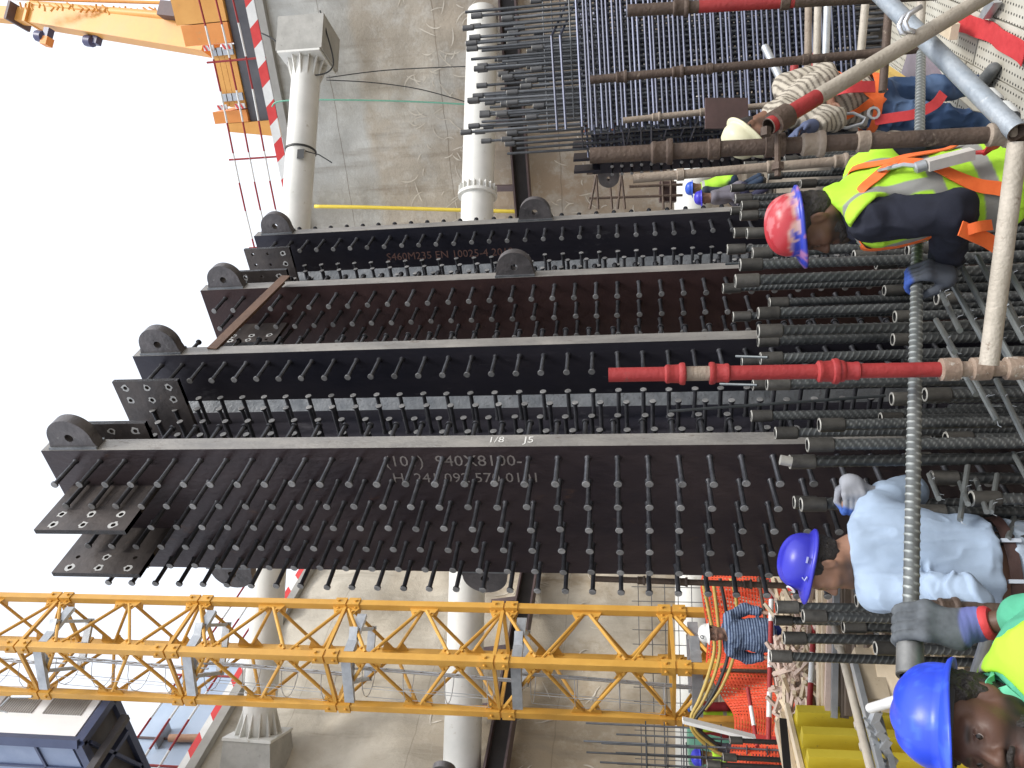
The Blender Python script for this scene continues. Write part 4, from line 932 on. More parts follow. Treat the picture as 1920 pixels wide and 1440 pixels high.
# ================================================================== PERFORATED DECK at the right, straps and offcuts
def deck_mat():
    m = bpy.data.materials.new('perforated_deck'); m.use_nodes = True; n = m.node_tree.nodes; L = m.node_tree.links; b = n['Principled BSDF']; b.inputs['Roughness'].default_value = .7
    tc = n.new('ShaderNodeTexCoord'); sp = n.new('ShaderNodeSeparateXYZ'); L.new(tc.outputs['Object'], sp.inputs[0])
    def mth(op, a, c=0):
        q = n.new('ShaderNodeMath'); q.operation = op
        for i, v in enumerate((a, c)):
            if isinstance(v, (int, float)): q.inputs[i].default_value = v
            else: L.new(v, q.inputs[i])
        return q.outputs[0]
    fx = mth('SUBTRACT', mth('FRACT', mth('DIVIDE', sp.outputs[0], .052)), .5); fy = mth('SUBTRACT', mth('FRACT', mth('DIVIDE', sp.outputs[1], .040)), .5)
    r2 = mth('ADD', mth('MULTIPLY', fx, fx), mth('MULTIPLY', mth('MULTIPLY', fy, fy), .62)); hole = mth('LESS_THAN', r2, .026)
    nz = n.new('ShaderNodeTexNoise'); nz.inputs['Scale'].default_value = 3; nz.inputs['Detail'].default_value = 8; L.new(tc.outputs['Object'], nz.inputs[0])
    cr = n.new('ShaderNodeValToRGB'); cr.color_ramp.elements[0].color = (.36, .33, .26, 1); cr.color_ramp.elements[1].color = (.56, .54, .47, 1); cr.color_ramp.elements[0].position = .3; cr.color_ramp.elements[1].position = .65; L.new(nz.outputs['Fac'], cr.inputs[0])
    mxx = n.new('ShaderNodeMix'); mxx.data_type = 'RGBA'; L.new(hole, mxx.inputs[0]); L.new(cr.outputs[0], mxx.inputs[6]); mxx.inputs[7].default_value = (.02, .018, .015, 1); L.new(mxx.outputs[2], b.inputs['Base Color']); return m
DECKM = deck_mat()
dk = thing('scaffold_deck', 'cream perforated steel deck planks under the worker in jeans', 'scaffold deck', (2.2, 5.3, 0), ROTC)
for i in range(11):
    for j in range(2):
        mb = MB(); x0 = -.95+i*.325; y0 = -1.55+j*1.9+(.12 if i % 2 else 0); mb.box((x0, y0, -.05), (x0+.315, y0+1.88, 0)); mb.build('deck_plank', DECKM, dk, None, True)
mb = MB()
for y in (-1.6, .3, 2.1): mb.box((-.95, y, -.15), (2.7, y+.06, -.052))
mb.build('bearer', RUST, dk, None, True)
dk2 = thing('scaffold_deck', 'timber working platform under the three front workers', 'scaffold deck', (0, 2.3, 0), ROTC)
for i in range(13):
    mb = MB(); mb.box((-1.9+i*.235, -.75, -.045), (-1.9+i*.235+.225, .68, 0)); mb.build('deck_plank', TIMD, dk2, None, True)
def ribbon(mb, pts, w_, th, nrm=None):
    pts = [np.asarray(p, float) for p in pts]; k = len(pts); V = []
    for i, p in enumerate(pts):
        d = unit(pts[min(i+1, k-1)]-pts[max(i-1, 0)]); n_ = np.asarray(nrm[i] if isinstance(nrm, list) else (nrm if nrm is not None else (0, 0, 1)), float); s = unit(np.cross(d, n_)); n2 = unit(np.cross(s, d))
        V += [p+s*w_/2, p+s*w_/2+n2*th, p-s*w_/2+n2*th, p-s*w_/2]
    Fs = [(i*4+j, i*4+(j+1) % 4, i*4+4+(j+1) % 4, i*4+4+j) for i in range(k-1) for j in range(4)]+[(0, 3, 2, 1), tuple(4*(k-1)+j for j in range(4))]
    mb.add(V, Fs)
STRAP = mat('red_strap', (.48, .03, .035), (.60, .05, .055), 14, .7, .15)
def curve3(pts, k=6):
    pts = [np.asarray(p, float) for p in pts]; q = []
    for i in range(len(pts)-1):
        p0, p1, p2, p3 = pts[max(i-1, 0)], pts[i], pts[i+1], pts[min(i+2, len(pts)-1)]
        for j in range(k): t = j/k; q.append(.5*((2*p1)+(-p0+p2)*t+(2*p0-5*p1+4*p2-p3)*t*t+(-p0+3*p1-3*p2+p3)*t**3))
    return q+[pts[-1]]
mb = MB(); ribbon(mb, [p+A3(0, 0, .008+.01*sin(i*.8)) for i, p in enumerate(curve3([P(x, y, z=.012) for x, y in ((1795, 40), (1815, 45), (1850, 56), (1885, 76), (1925, 105))]))], .12, .006)
tag(mb.build('strap', STRAP, None, 40), 'wide red lifting strap lying on the perforated deck', 'strap')
for lab, pts, wd, m in (('purple-grey plank on edge by the deck in front of the rebar', (1706, 105, 1760, 190), .26, mat('grey_purple_timber', (.20, .17, .20), (.28, .25, .28), 5, .7, .1)), ('cream offcut board by the red strap', (1765, 45, 1790, 60), .10, TIMB), ('yellow timber beam lying under the diagonal brace', (1640, 125, 1705, 170), .10, mat('yellow_timber', (.60, .40, .10), (.68, .47, .14), 5, .6, .1))):
    mb = MB(); x0, y0, x1, y1 = pts; mb.beam(P(x0, y0, 5.9), P(x1, y1, 5.6), wd, .05); tag(mb.build('timber_board', m), lab, 'board')
of = MB(); of.prism([P(x, y, 5.0) for x, y in ((1799, 184), (1822, 179), (1840, 176), (1856, 193), (1853, 213), (1826, 207))], A3(0, .012, 0)); tag(of.build('perforated_offcut', DECKM), 'ragged cream perforated offcut standing by the legs of the worker in jeans', 'offcut')
wg = MB(); wg.prism([P(1850, 30, z=.02), P(1858, 35, z=.02), P(1880, 4, z=.02), P(1868, -2, z=.02)], (0, 0, .05)); tag(wg.build('steel_wedge', GALV), 'dark steel wedge lying on the perforated deck above the red strap', 'wedge')

# ================================================================== NETTING, HEAP AND SKIP (lower left)
fy = 10.3
nt_ = thing('netting_fence', 'sagging orange-red plastic mesh fence behind the man in the striped shirt', 'mesh fence', P(1400, 1230, z=-.2))
nx0, nx1 = P(1400, 1442, 9.4), P(1400, 1078, 11.4)
NA, NB = A3(nx0[0]-.3, 9.1, 0), A3(nx1[0], 11.2, 0); nd = unit(NB-NA); nl = np.linalg.norm(NB-NA); nq = A3(-nd[1], nd[0], 0)
def npt(u, v):
    z = -.15+v*1.50; sag = .10*sin(u*2.1)+.06*sin(u*5+v*3); return NA+nd*u+nq*(.12*sin(u*3+v*2)+.05*sin(u*11+v*7))+A3(0, 0, z-sag*v)
mb = MB(); nu = int(nl/.042)
for i in range(nu+1):
    pts = [npt(i*nl/nu, v) for v in np.linspace(0, 1, 12)]; V = []
    for p in pts: V += [p-nd*.012, p+nd*.012]
    mb.add(V, [(2*k, 2*k+1, 2*k+3, 2*k+2) for k in range(11)])
for k in range(39):
    pts = [npt(u, k/38) for u in np.linspace(0, nl, 70)]; V = []
    for p in pts: V += [p-A3(0, 0, .0115)-nq*.002, p+A3(0, 0, .0115)-nq*.002]
    mb.add(V, [(2*j, 2*j+1, 2*j+3, 2*j+2) for j in range(69)])
mb.build('netting', NET, nt_)
mb = MB(); nu = int(nl/.035)
for i in range(nu+1):                    # second crumpled layer
    pts = [npt(i*nl/nu, v)+nq*(.25+.12*sin(i*.9+v*5)) for v in np.linspace(0, .9, 12)]; V = []
    for p in pts: V += [p-nd*.015, p+nd*.015]
    mb.add(V, [(2*k, 2*k+1, 2*k+3, 2*k+2) for k in range(11)])
mb.build('netting', NET, nt_)
for u in (.4, 1.6, 2.9, 4.0):
    mb = MB(); q = NA+nd*min(u, nl)-nq*.05; mb.tube([q+A3(0, 0, -.2), q+A3(0, 0, 1.3)], .024, 8); mb.build('post', RUST, nt_, 40)
mb = MB(); mb.tube([NA-nq*.08+A3(0, 0, .62), NB-nq*.08+A3(0, 0, .66)], .024, 8); mb.build('rail', RUST, nt_, 40)
def rwpole(label, a, b, r, n):
    t = thing('guard_pole', label, 'pole', (a+b)/2)
    for i in range(n):
        mb = MB(); mb.tube([a+(b-a)*i/n, a+(b-a)*(i+1)/n], r, 10); mb.build('pole_section', (REDP, WHP)[i % 2], t, 40)
rwpole('long red and white guard pole in front of the mesh fence', P(1447, 1085, 8.2), P(1441, 1395, 7.2), .024, 7)
rwpole('red and white pole leaning across the mesh fence', P(1402, 1290, 8.9), P(1420, 1400, 8.3), .022, 3)
rwpole('red and white pole laid across the heap of timber offcuts', P(1526, 1170, 6.6), P(1517, 1340, 6.2), .022, 3)
bw = thing('barrier_board', 'grey-white board with a red end propped before the mesh fence', 'board', P(1360, 1375, 7.4))
mb = MB(); mb.beam(P(1280, 1350, 7.4), P(1416, 1384, 7.4), .1, .03); mb.build('board', WHP, bw); mb = MB(); mb.beam(P(1417, 1384, 7.4), P(1466, 1390, 7.4), .1, .03); mb.build('red_end', REDW, bw)
for i, (pts, m) in enumerate(((((1318, 1092), (1330, 1150), (1340, 1210), (1330, 1260), (1312, 1310), (1296, 1345), (1302, 1375), (1340, 1408), (1385, 1425)), CABY), (((1338, 1095), (1346, 1160), (1350, 1220), (1338, 1270), (1318, 1315), (1300, 1345), (1306, 1372), (1345, 1404)), CABY),
                             (((1350, 1085), (1362, 1150), (1366, 1220), (1350, 1275), (1326, 1320), (1304, 1350), (1312, 1370), (1350, 1400)), CABLE), (((1370, 1085), (1380, 1120), (1382, 1170), (1376, 1230), (1352, 1290), (1322, 1330)), CABY))):
    cable('cable', ('upper', 'second', 'black', 'lowest')[i]+' heavy cable of the bundle looping behind the striped-shirt man', 'cable', [P(x, y, 9.95) for x, y in pts], .022, m, 'cables looping before the netting')
# offcuts: one object each
rr = random.Random(21); STICK = []
for L in (.22, .32, .45):
    mb = MB(); mb.box((-L/2, -.016, -.014), (L/2, .016, .014)); STICK.append((mb.mesh('timber_offcut', [TIMP]), mb.mesh('timber_offcut', [TIMB])))
for i in range(170):
    x = 1458+70*rr.random(); y = rr.uniform(1085, 1345); dd = 7.3-(x-1450)*.008+rr.uniform(-.12, .12)
    o = link('timber_offcut', rr.choice(STICK)[i % 3 == 0], None, T(P(x, y, dd)) @ Matrix.Rotation(rr.uniform(0, pi), 4, 'Z') @ Matrix.Rotation(rr.gauss(0, .32), 4, 'Y') @ Matrix.Rotation(rr.random()*3, 4, 'X'))
    tag(o, 'short pinkish or pale timber offcut lying loose in the heap below the mesh fence', 'timber offcut', 'timber offcuts in the heap')
mb = MB(); V = [P(1500, 1070, 8.0), P(1500, 1360, 7.6), P(1620, 1360, 6.6), P(1620, 1070, 6.8)]; mb.prism(V, (0, 0, -.5)); tag(mb.build('spoil_heap', GRD), kind='structure')
k = 0
PB = []
for x, nlay, m in ((1534, 1, TIMB), (1545, 1, TIMB), (1556, 1, TIMP), (1566, 1, GALV), (1577, 1, TIMD), (1589, 1, TIMD), (1601, 1, TIMD), (1612, 1, TIMB), (1628, 1, TIMD), (1640, 1, GALV), (1652, 1, TIMB), (1664, 1, TIMD), (1680, 1, TIMB), (1695, 1, TIMB), (1712, 1, TIMD), (1730, 1, TIMB), (1752, 1, TIMB), (1775, 1, TIMD), (1800, 1, TIMB), (1830, 1, TIMB), (1860, 1, TIMD)):
    y0 = rr.uniform(1060, 1085); y1 = rr.uniform(1335, 1350) if x < 1600 else rr.uniform(1280, 1350); dd = 6.2-(x-1534)*.0042
    mb = MB(); mb.beam(P(x+rr.uniform(-4, 4), y0, dd+.2), P(x+rr.uniform(-6, 10), y1, dd-.2), .085, .042); k += 1
    nm = {id(TIMB): 'pale', id(TIMP): 'pinkish', id(TIMD): 'dark', id(GALV): 'grey metal'}[id(m)]
    ORD = 'topmost second third fourth fifth sixth seventh eighth ninth tenth eleventh twelfth thirteenth fourteenth fifteenth sixteenth seventeenth eighteenth nineteenth twentieth lowest'.split()
    o = tag(mb.build('plank', m), f'{nm} long plank, {ORD[k-1]} from the top of the stack behind the starter bars', 'plank', 'planks in the stack')
# brown box beams and pallets beneath
for x0, y0, x1, y1, lab in ((1655, 1215, 1668, 1330, 'thick tan box beam under the scaffold ledger'), (1620, 1225, 1640, 1320, 'pale block of timber beside the tan box beam'), (1706, 1245, 1716, 1290, 'cream block at the end of the carried coupler')):
    mb = MB(); mb.beam(P(x0, y0, 4.9), P(x1, y1, 4.7), .16, .14); tag(mb.build('timber_block', TIMB), lab, 'timber block')
# yellow skip with ribbed side
sk0, sk1 = P(1486, 1338, 6.0), P(1486, 1520, 5.3); sd_ = unit(A3(sk1[0]-sk0[0], sk1[1]-sk0[1], 0)); sq = A3(sd_[1], -sd_[0], 0); sq = sq if sq@(CAM-sk0) > 0 else -sq
skp = thing('skip', 'yellow ribbed steel skip at the lower left by the timber stacks', 'skip', (sk0[0], sk0[1], -.2)); ht = sk0[2]+.2; base = A3(sk0[0], sk0[1], -.2)
mb = MB(); Lk = 1.3; mb.prism([base, base+sd_*Lk, base+sd_*Lk-sq*1.2, base-sq*1.2], (0, 0, .05)); mb.prism([base, base+sd_*Lk, base+sd_*Lk-sq*.03, base-sq*.03], (0, 0, ht)); mb.prism([base-sq*1.2, base+sd_*Lk-sq*1.2, base+sd_*Lk-sq*1.23, base-sq*1.23], (0, 0, ht)); mb.prism([base, base-sq*1.2, base-sq*1.2+sd_*.03, base+sd_*.03], (0, 0, ht)); mb.build('body', YSK, skp)
for i in range(7):
    q = base+sd_*(.02+i*.185); mb = MB(); mb.prism([q, q+sq*.13+sd_*.012, q+sq*.13+sd_*.078, q+sd_*.09], (0, 0, ht-.01)); mb.build('rib', YSK, skp)
for i, w_ in enumerate(('nearest', 'middle', 'farthest')):
    mb = MB(); mb.beam(base+A3(0, 0, ht+.02+i*.03)-sq*(.05+.1*i)-sd_*.1, base+sd_*1.4+A3(0, 0, ht+.02+i*.03)-sq*(.05+.1*i), .1, .028)
    tag(mb.build('plank', TIMB), w_+' of three pale boards lying along the rim of the yellow skip', 'plank', 'boards on the skip rim')
mb = MB(); mb.beam(P(1468, 1350, 5.85), P(1478, 1460, 5.3), .03, .05); tag(mb.build('steel_angle', BLACKB), 'dark steel edge bar lying above the yellow skip', 'steel bar')
# scaffold ledger and channels crossing in front of the skip
t, d = tubething('scaffold_ledger', 'brown-beige ledger tube crossing before the yellow skip and planks', P(1560, 1150, 5.2), P(1640, 1470, 4.3), R48, BEIGE, 14)
for x, y, dd in ((1612, 1360, 4.6), (1622, 1400, 4.5), (1574, 1210, 5.0)): mb = MB(); ring(mb, P(x, y, dd), d, R48); mb.build('coupling', BEIGE, t, 40)
for x0, y0, x1, y1, lab in ((1600, 1240, 1655, 1455, 'upper galvanised channel beside the brown-beige ledger'), (1632, 1290, 1676, 1455, 'lower galvanised channel beside the brown-beige ledger')):
    mb = MB(); mb.beam(P(x0, y0, 4.8), P(x1, y1, 4.3), .06, .03); tag(mb.build('steel_channel', GALV), lab, 'steel channel')
for i, w_ in enumerate(('topmost', 'second', 'third', 'fourth', 'fifth', 'lowest')):
    q = P(1640+i*6, 1345+i*17, 4.4); a_ = rr.random()*3; cl_ = MB(); cl_.obox(q, (RT*cos(a_)+UP*sin(a_), UP*cos(a_)-RT*sin(a_), FW), (.035, .02, .02)); cl_.tube([q-RT*.05, q+UP*.06], .007, 6)
    tag(cl_.build('scaffold_clamp', GALV), w_+' grey clamp in the row on the galvanised channels beside the foreground helmet', 'scaffold clamp', 'clamps on the galvanised channels')
t, d = tubething('prop_tube', 'white tube pointing up past the foreground blue helmet', P(1632, 1328, 3.4), P(1700, 1308, 2.9), .02, WHP, 12); t, d = tubething('prop_tube', 'grey tube stub between the glove and the green collar', P(1828, 1270, 2.2), P(1850, 1198, 2.3), .015, GALV, 12)
rr = random.Random(8)
for x, y, dd, L, lab in ((1377, 1388, 6.6, .55, 'short black coupler bar rising before the barrier board'), (1365, 1420, 6.2, .9, 'black coupler bar at the lower frame edge'), (1335, 1433, 6.0, 1.1, 'second black coupler bar at the lower frame edge')):
    o = link('starter_bar', bar_mesh(1.2, .02, .026, 8, 'starter_bar', [BLACKB], 2), None, T(P(x, y, dd))); tag(o, lab, 'rebar'); link('coupler', COUPM, o, T((0, 0, .04)))
# light mesh panel, small green and white tanks by the lowest strut
mb = MB(); q = P(1300, 1270, 12.0)
for i in range(14): mb.tube([q+A3(-1.5+i*.22, 0, -.6), q+A3(-1.5+i*.22, 0, .9)], .006, 4)
for i in range(8): mb.tube([q+A3(-1.5, .01, -.6+i*.2), q+A3(1.4, .01, -.6+i*.2)], .006, 4)
tag(mb.build('mesh_panel', CAGEV), 'thin steel mesh panel standing behind the mast foot', 'mesh panel')
mb = MB(); mb.lathe([(.3, -.45), (.32, -.3), (.32, .3), (.28, .45)], P(1345, 1400, 12.5), (0, 0, 1), 20); tag(mb.build('water_tank', HOSEG, None, 40), 'green drum beside the lowest strut at the lower edge', 'drum')
# rusty frames of thin bars at the wall foot behind the columns
fr = thing('bar_frame', 'trestle frame of thin rusty bars standing between the steel columns and the wall', 'bar frame', P(1300, 360, 12.5))
for a, b in (((1100, 325), (1250, 318)), ((1105, 372), (1280, 366)), ((1180, 350), (1280, 346)), ((1118, 328), (1106, 392)), ((1118, 328), (1122, 392)), ((1142, 326), (1148, 392)), ((1165, 325), (1158, 392)), ((1165, 325), (1172, 392)), ((1242, 340), (1244, 392)), ((1258, 335), (1258, 392))):
    mb = MB(); mb.tube([P(*a, 12.5), P(*b, 12.5)], .022, 6); mb.build('bar', RUST, fr, 40)
mb = MB(); mb.obox(P(1252, 360, 12.6), (RT, UP, FW), (.16, .13, .05)); mb.build('panel', PLY, fr)
lp = thing('rail_frame', 'galvanised guard rail frame before the distant studded column', 'guard rail', P(1200, 232, 8.9))
for a, b in (((1105, 246), (1275, 232)), ((1205, 244), (1204, 228)), ((1266, 236), (1266, 218))):
    mb = MB(); mb.tube([P(*a, 8.9), P(*b, 8.9)], .017, 8); mb.build('rail', GALV, lp, 40)
for x, y in ((1097, 240), (1150, 236)):
    mb = MB(); mb.tube([P(x, y-12, 8.6), P(x+2, y, 8.6), P(x-1, y+12, 8.6)], .02, 6); tag(mb.build('orange_strap', mat('orange_strap', (.70, .16, .05), (.78, .2, .07), 6, .6)), ('orange strap at the top corner of the dense cage', 'second orange strap lower on the dense cage edge')[x > 1100], 'strap')
# ================================================================== PEOPLE: smooth bodies grown from rounded limbs
class SDF:
    def __init__(s): s.ops = []
    def seg(s, a, b, ra, rb=None, k=.03, op='+'): s.ops.append(('seg', np.asarray(a, float), np.asarray(b, float), ra, ra if rb is None else rb, k, op)); return s
    def ell(s, c, ax, rad, k=.03, op='+'): s.ops.append(('ell', np.asarray(c, float), np.array([unit(q) for q in ax]), np.asarray(rad, float), None, k, op)); return s
    def plane(s, p, n, k=.0): s.ops.append(('pl', np.asarray(p, float), unit(n), None, None, k, 'i')); return s     # keeps the side against n
    def fn(s, f, k=.0, op='i'): s.ops.append(('fn', f, None, None, None, k, op)); return s
    def ev(s, p):
        d = np.full(len(p), 9.)
        for t, a, b, c, e, k, op in s.ops:
            if t == 'seg':
                ab = b-a; L2 = ab@ab+1e-12; tt = np.clip(((p-a)@ab)/L2, 0, 1); q = np.linalg.norm(p-a-tt[:, None]*ab, axis=1)-(c+(e-c)*tt)
            elif t == 'ell':
                y = (p-a)@b.T; k0 = np.linalg.norm(y/c, axis=1); k1 = np.linalg.norm(y/(c*c), axis=1); q = np.where(k0 < 1e-6, -min(c), k0*(k0-1)/np.maximum(k1, 1e-9))
            elif t == 'pl': q = (p-a)@b
            else: q = a(p)
            if op == '+':
                if k > 0: h = np.maximum(k-np.abs(d-q), 0)/k; d = np.minimum(d, q)-h*h*k*.25
                else: d = np.minimum(d, q)
            else:
                if op == '-': q = -q
                if k > 0: h = np.maximum(k-np.abs(d-q), 0)/k; d = np.maximum(d, q)+h*h*k*.25
                else: d = np.maximum(d, q)
        return d
    def bounds(s):
        lo, hi = np.full(3, 1e9), np.full(3, -1e9)
        for t, a, b, c, e, k, op in s.ops:
            if op != '+': continue
            if t == 'seg':
                for q, r in ((a, c), (b, e)): lo = np.minimum(lo, q-r); hi = np.maximum(hi, q+r)
            elif t == 'ell': r = max(c); lo = np.minimum(lo, a-r); hi = np.maximum(hi, a+r)
        return lo-.03, hi+.03
def grow(name, S, res, mats, parent, disp=None, colf=None, smooth=1):
    """surface of an SDF as one continuous mesh"""
    f = (lambda p: S.ev(p)+disp(p)) if disp is not None else S.ev
    lo, hi = S.bounds(); B = 6; bs = res*B; nb = np.ceil((hi-lo)/bs).astype(int)+1
    I = np.stack(np.meshgrid(*[np.arange(n) for n in nb], indexing='ij'), -1).reshape(-1, 3)
    d = S.ev(lo+(I+.5)*bs); I = I[np.abs(d) < bs*1.0+.012]
    loc = np.stack(np.meshgrid(*[np.arange(B)]*3, indexing='ij'), -1).reshape(-1, 3)
    cells = (I[:, None]*B+loc[None]).reshape(-1, 3); M = int(max(nb)*B+4)
    key = lambda c: (c[:, 0].astype(np.int64)*M+c[:, 1])*M+c[:, 2]
    offs = np.array([(i, j, k) for i in (0, 1) for j in (0, 1) for k in (0, 1)])
    pk = np.unique((key(cells)[:, None]+key(offs)[None]).ravel())
    pc = np.stack([pk//(M*M), (pk//M) % M, pk % M], -1); val = f(lo+pc*res)
    cv = val[np.searchsorted(pk, key(cells)[:, None]+key(offs)[None])]
    mixed = (cv.min(1) < 0) & (cv.max(1) >= 0); cells = cells[mixed]; cv = cv[mixed]
    acc = np.zeros((len(cells), 3)); cnt = np.zeros(len(cells))
    E_ = [(a, b) for a in range(8) for b in range(a+1, 8) if np.abs(offs[a]-offs[b]).sum() == 1]
    for a, b in E_:
        s = (cv[:, a] < 0) != (cv[:, b] < 0); t = cv[:, a]/np.where(s, cv[:, a]-cv[:, b], 1)
        acc += np.where(s[:, None], offs[a]+(offs[b]-offs[a])*t[:, None], 0); cnt += s
    V = lo+(cells+acc/cnt[:, None])*res
    ck = key(cells); order = np.argsort(ck); cks = ck[order]; Q = []
    for ax in range(3):
        o = np.zeros(3, int); o[ax] = 1; u = np.zeros(3, int); u[(ax+1) % 3] = 1; v = np.zeros(3, int); v[(ax+2) % 3] = 1
        a = cv[:, 0]; bidx = int(np.where((offs == o).all(1))[0][0]); b = cv[:, bidx]
        m = (a < 0) != (b < 0); idx = np.where(m)[0]; k0 = ck[idx]; ku, kv = key(u[None])[0], key(v[None])[0]
        ids = []
        ok = np.ones(len(idx), bool)
        for kk in (k0, k0-ku, k0-ku-kv, k0-kv):
            q = np.searchsorted(cks, kk); q = np.clip(q, 0, len(cks)-1); ok &= cks[q] == kk; ids.append(order[q])
        ids = np.stack(ids, -1); flip = a[idx] >= 0; ids[flip] = ids[flip][:, ::-1]; Q.append(ids[ok])
    Q = np.concatenate(Q)
    for _ in range(smooth):
        s = np.zeros_like(V); c = np.zeros(len(V))
        for a, b in ((0, 1), (1, 2), (2, 3), (3, 0)):
            np.add.at(s, Q[:, a], V[Q[:, b]]); np.add.at(c, Q[:, a], 1); np.add.at(s, Q[:, b], V[Q[:, a]]); np.add.at(c, Q[:, b], 1)
        V = V*.5+.5*s/np.maximum(c, 1)[:, None]
    me = bpy.data.meshes.new(name); inv = WM[parent].inverted() if parent is not None else Matrix(); iv = np.array(inv)
    VL = V@iv[:3, :3].T+iv[:3, 3]
    me.vertices.add(len(V)); me.vertices.foreach_set('co', VL.ravel()); me.loops.add(len(Q)*4); me.loops.foreach_set('vertex_index', Q.ravel().astype(np.int32))
    me.polygons.add(len(Q)); me.polygons.foreach_set('loop_start', np.arange(0, len(Q)*4, 4, dtype=np.int32)); me.polygons.foreach_set('use_smooth', np.ones(len(Q), bool))
    me.update(calc_edges=True); me.validate()
    if colf is not None:
        c = np.ones((len(V), 4)); c[:, :3] = colf(V); at = me.color_attributes.new('Col', 'FLOAT_COLOR', 'POINT'); at.data.foreach_set('color', c.ravel())
    for m in (mats if isinstance(mats, (list, tuple)) else [mats]): me.materials.append(m)
    return link(name, me, parent)
SKIN = mat('skin', (.95, .95, .95), (1.0, .97, .95), 14, .5, .06, 0, attr=True, bscale=160, spec=.4, rvar=.06)
CLOTH = mat('cloth', (.90, .90, .90), (1.0, 1.0, 1.0), 9, .85, .10, 0, attr=True, bscale=240, spec=.2)
HIVIS = mat('hi_vis_cloth', (.93, .93, .93), (1.0, 1.0, 1.0), 6, .7, .08, 0, attr=True, bscale=200, spec=.25)
HELM = mat('helmet_plastic', (.94, .94, .94), (1., 1., 1.), 5, .36, .02, 0, attr=True, spec=.5, bscale=70)
HAIRM = mat('hair', (.012, .010, .009), (.028, .022, .018), 40, .6, .5, 0, bscale=200)
BLACKC = mat('black_trim', (.015, .015, .016), (.03, .03, .03), 12, .6)
WEB = mat('orange_webbing', (.80, .135, .025), (.88, .18, .04), 20, .75, .15, bscale=300)
EYEW = mat('eye_white', (.26, .21, .19), (.32, .27, .24), 20, .3); EYED = mat('eye_dark', (.012, .008, .006), (.02, .014, .01), 20, .2)
BOOT = mat('work_boot', (.035, .033, .03), (.07, .065, .06), 9, .7, .2)
def folds(amp, sc=14., seed=0, stretch=(1, 1, 1)):
    st = np.asarray(stretch, float)
    def f(p):
        q = p*st+.03*np.stack([vnoise(p*9, seed+11), vnoise(p*9, seed+12), vnoise(p*9, seed+13)], -1)
        r = np.clip(1-np.abs(vnoise(q*sc, seed))*1.9, 0, 1)**1.6; r2 = np.clip(1-np.abs(vnoise(q*sc*1.9+7, seed+6))*1.9, 0, 1)**1.6
        return -amp*(r*1.25+.55*r2-.6+.45*vnoise(q*sc*.45, seed+3))
    return f
def sstep(x, a, b): t = np.clip((x-a)/(b-a), 0, 1); return t*t*(3-2*t)
def mixv(c, d, t): return c*(1-t[:, None])+np.asarray(d)*t[:, None]
class Frame:            # head or torso frame: forward, left, up
    def __init__(s, o, f, u): s.o = np.asarray(o, float); s.f = unit(f); u = np.asarray(u, float); s.u = unit(u-s.f*(u@s.f)); s.l = np.cross(s.u, s.f)
    def p(s, x, y, z): return s.o+s.f*x+s.l*y+s.u*z
    def loc(s, V): q = V-s.o; return np.stack([q@s.f, q@s.l, q@s.u], -1)
    @property
    def ax(s): return (s.f, s.l, s.u)
def head_sdf(S, H, nk):
    S.ell(H.p(-.012, 0, .045), H.ax, (.098, .077, .087), .03); S.ell(H.p(.030, 0, -.028), H.ax, (.064, .060, .088), .035)
    for s in (1, -1):
        S.seg(H.p(-.012, s*.050, -.050), H.p(.072, s*.012, -.096), .022, .019, .035)
        S.ell(H.p(.058, s*.043, -.018), H.ax, (.027, .022, .022), .03)
        S.seg(H.p(.083, s*.012, .026), H.p(.072, s*.045, .024), .012, .009, .018)
    S.seg(H.p(.078, 0, -.097), H.p(.078, 0, -.102), .021, .02, .02)
    for s in (1, -1):
        S.ell(H.p(.096, s*.032, .004), H.ax, (.017, .017, .012), .014, '-')
        S.ell(H.p(.076, s*.031, .004), H.ax, (.0135, .0155, .0125), .004)
        S.seg(H.p(.0895, s*.021, .0092), H.p(.0835, s*.044, .0072), .0052, .0046, .004); S.seg(H.p(.0885, s*.021, -.0025), H.p(.083, s*.043, -.0015), .0045, .004, .004)
    S.seg(H.p(.084, 0, .016), H.p(.112, 0, -.030), .0095, .0135, .014)
    for s in (1, -1): S.ell(H.p(.100, s*.013, -.034), H.ax, (.012, .008, .008), .008)
    S.ell(H.p(.088, 0, -.057), H.ax, (.013, .024, .0055), .006); S.ell(H.p(.086, 0, -.0685), H.ax, (.013, .021, .0065), .005)
    S.seg(H.p(.101, -.022, -.0625), H.p(.101, .022, -.0625), .0022, .0022, .004, '-')
    for s in (1, -1):
        S.ell(H.p(-.012, s*.079, -.004), unit_tilt(H, s), (.020, .009, .033), .008); S.ell(H.p(-.006, s*.089, .0), H.ax, (.011, .007, .018), .006, '-')
    S.seg(H.p(-.028, 0, -.055), nk, .056, .062, .04)
def unit_tilt(H, s): return (H.f*.93-H.l*s*.36, H.l*.93*s+H.f*.36, H.u)
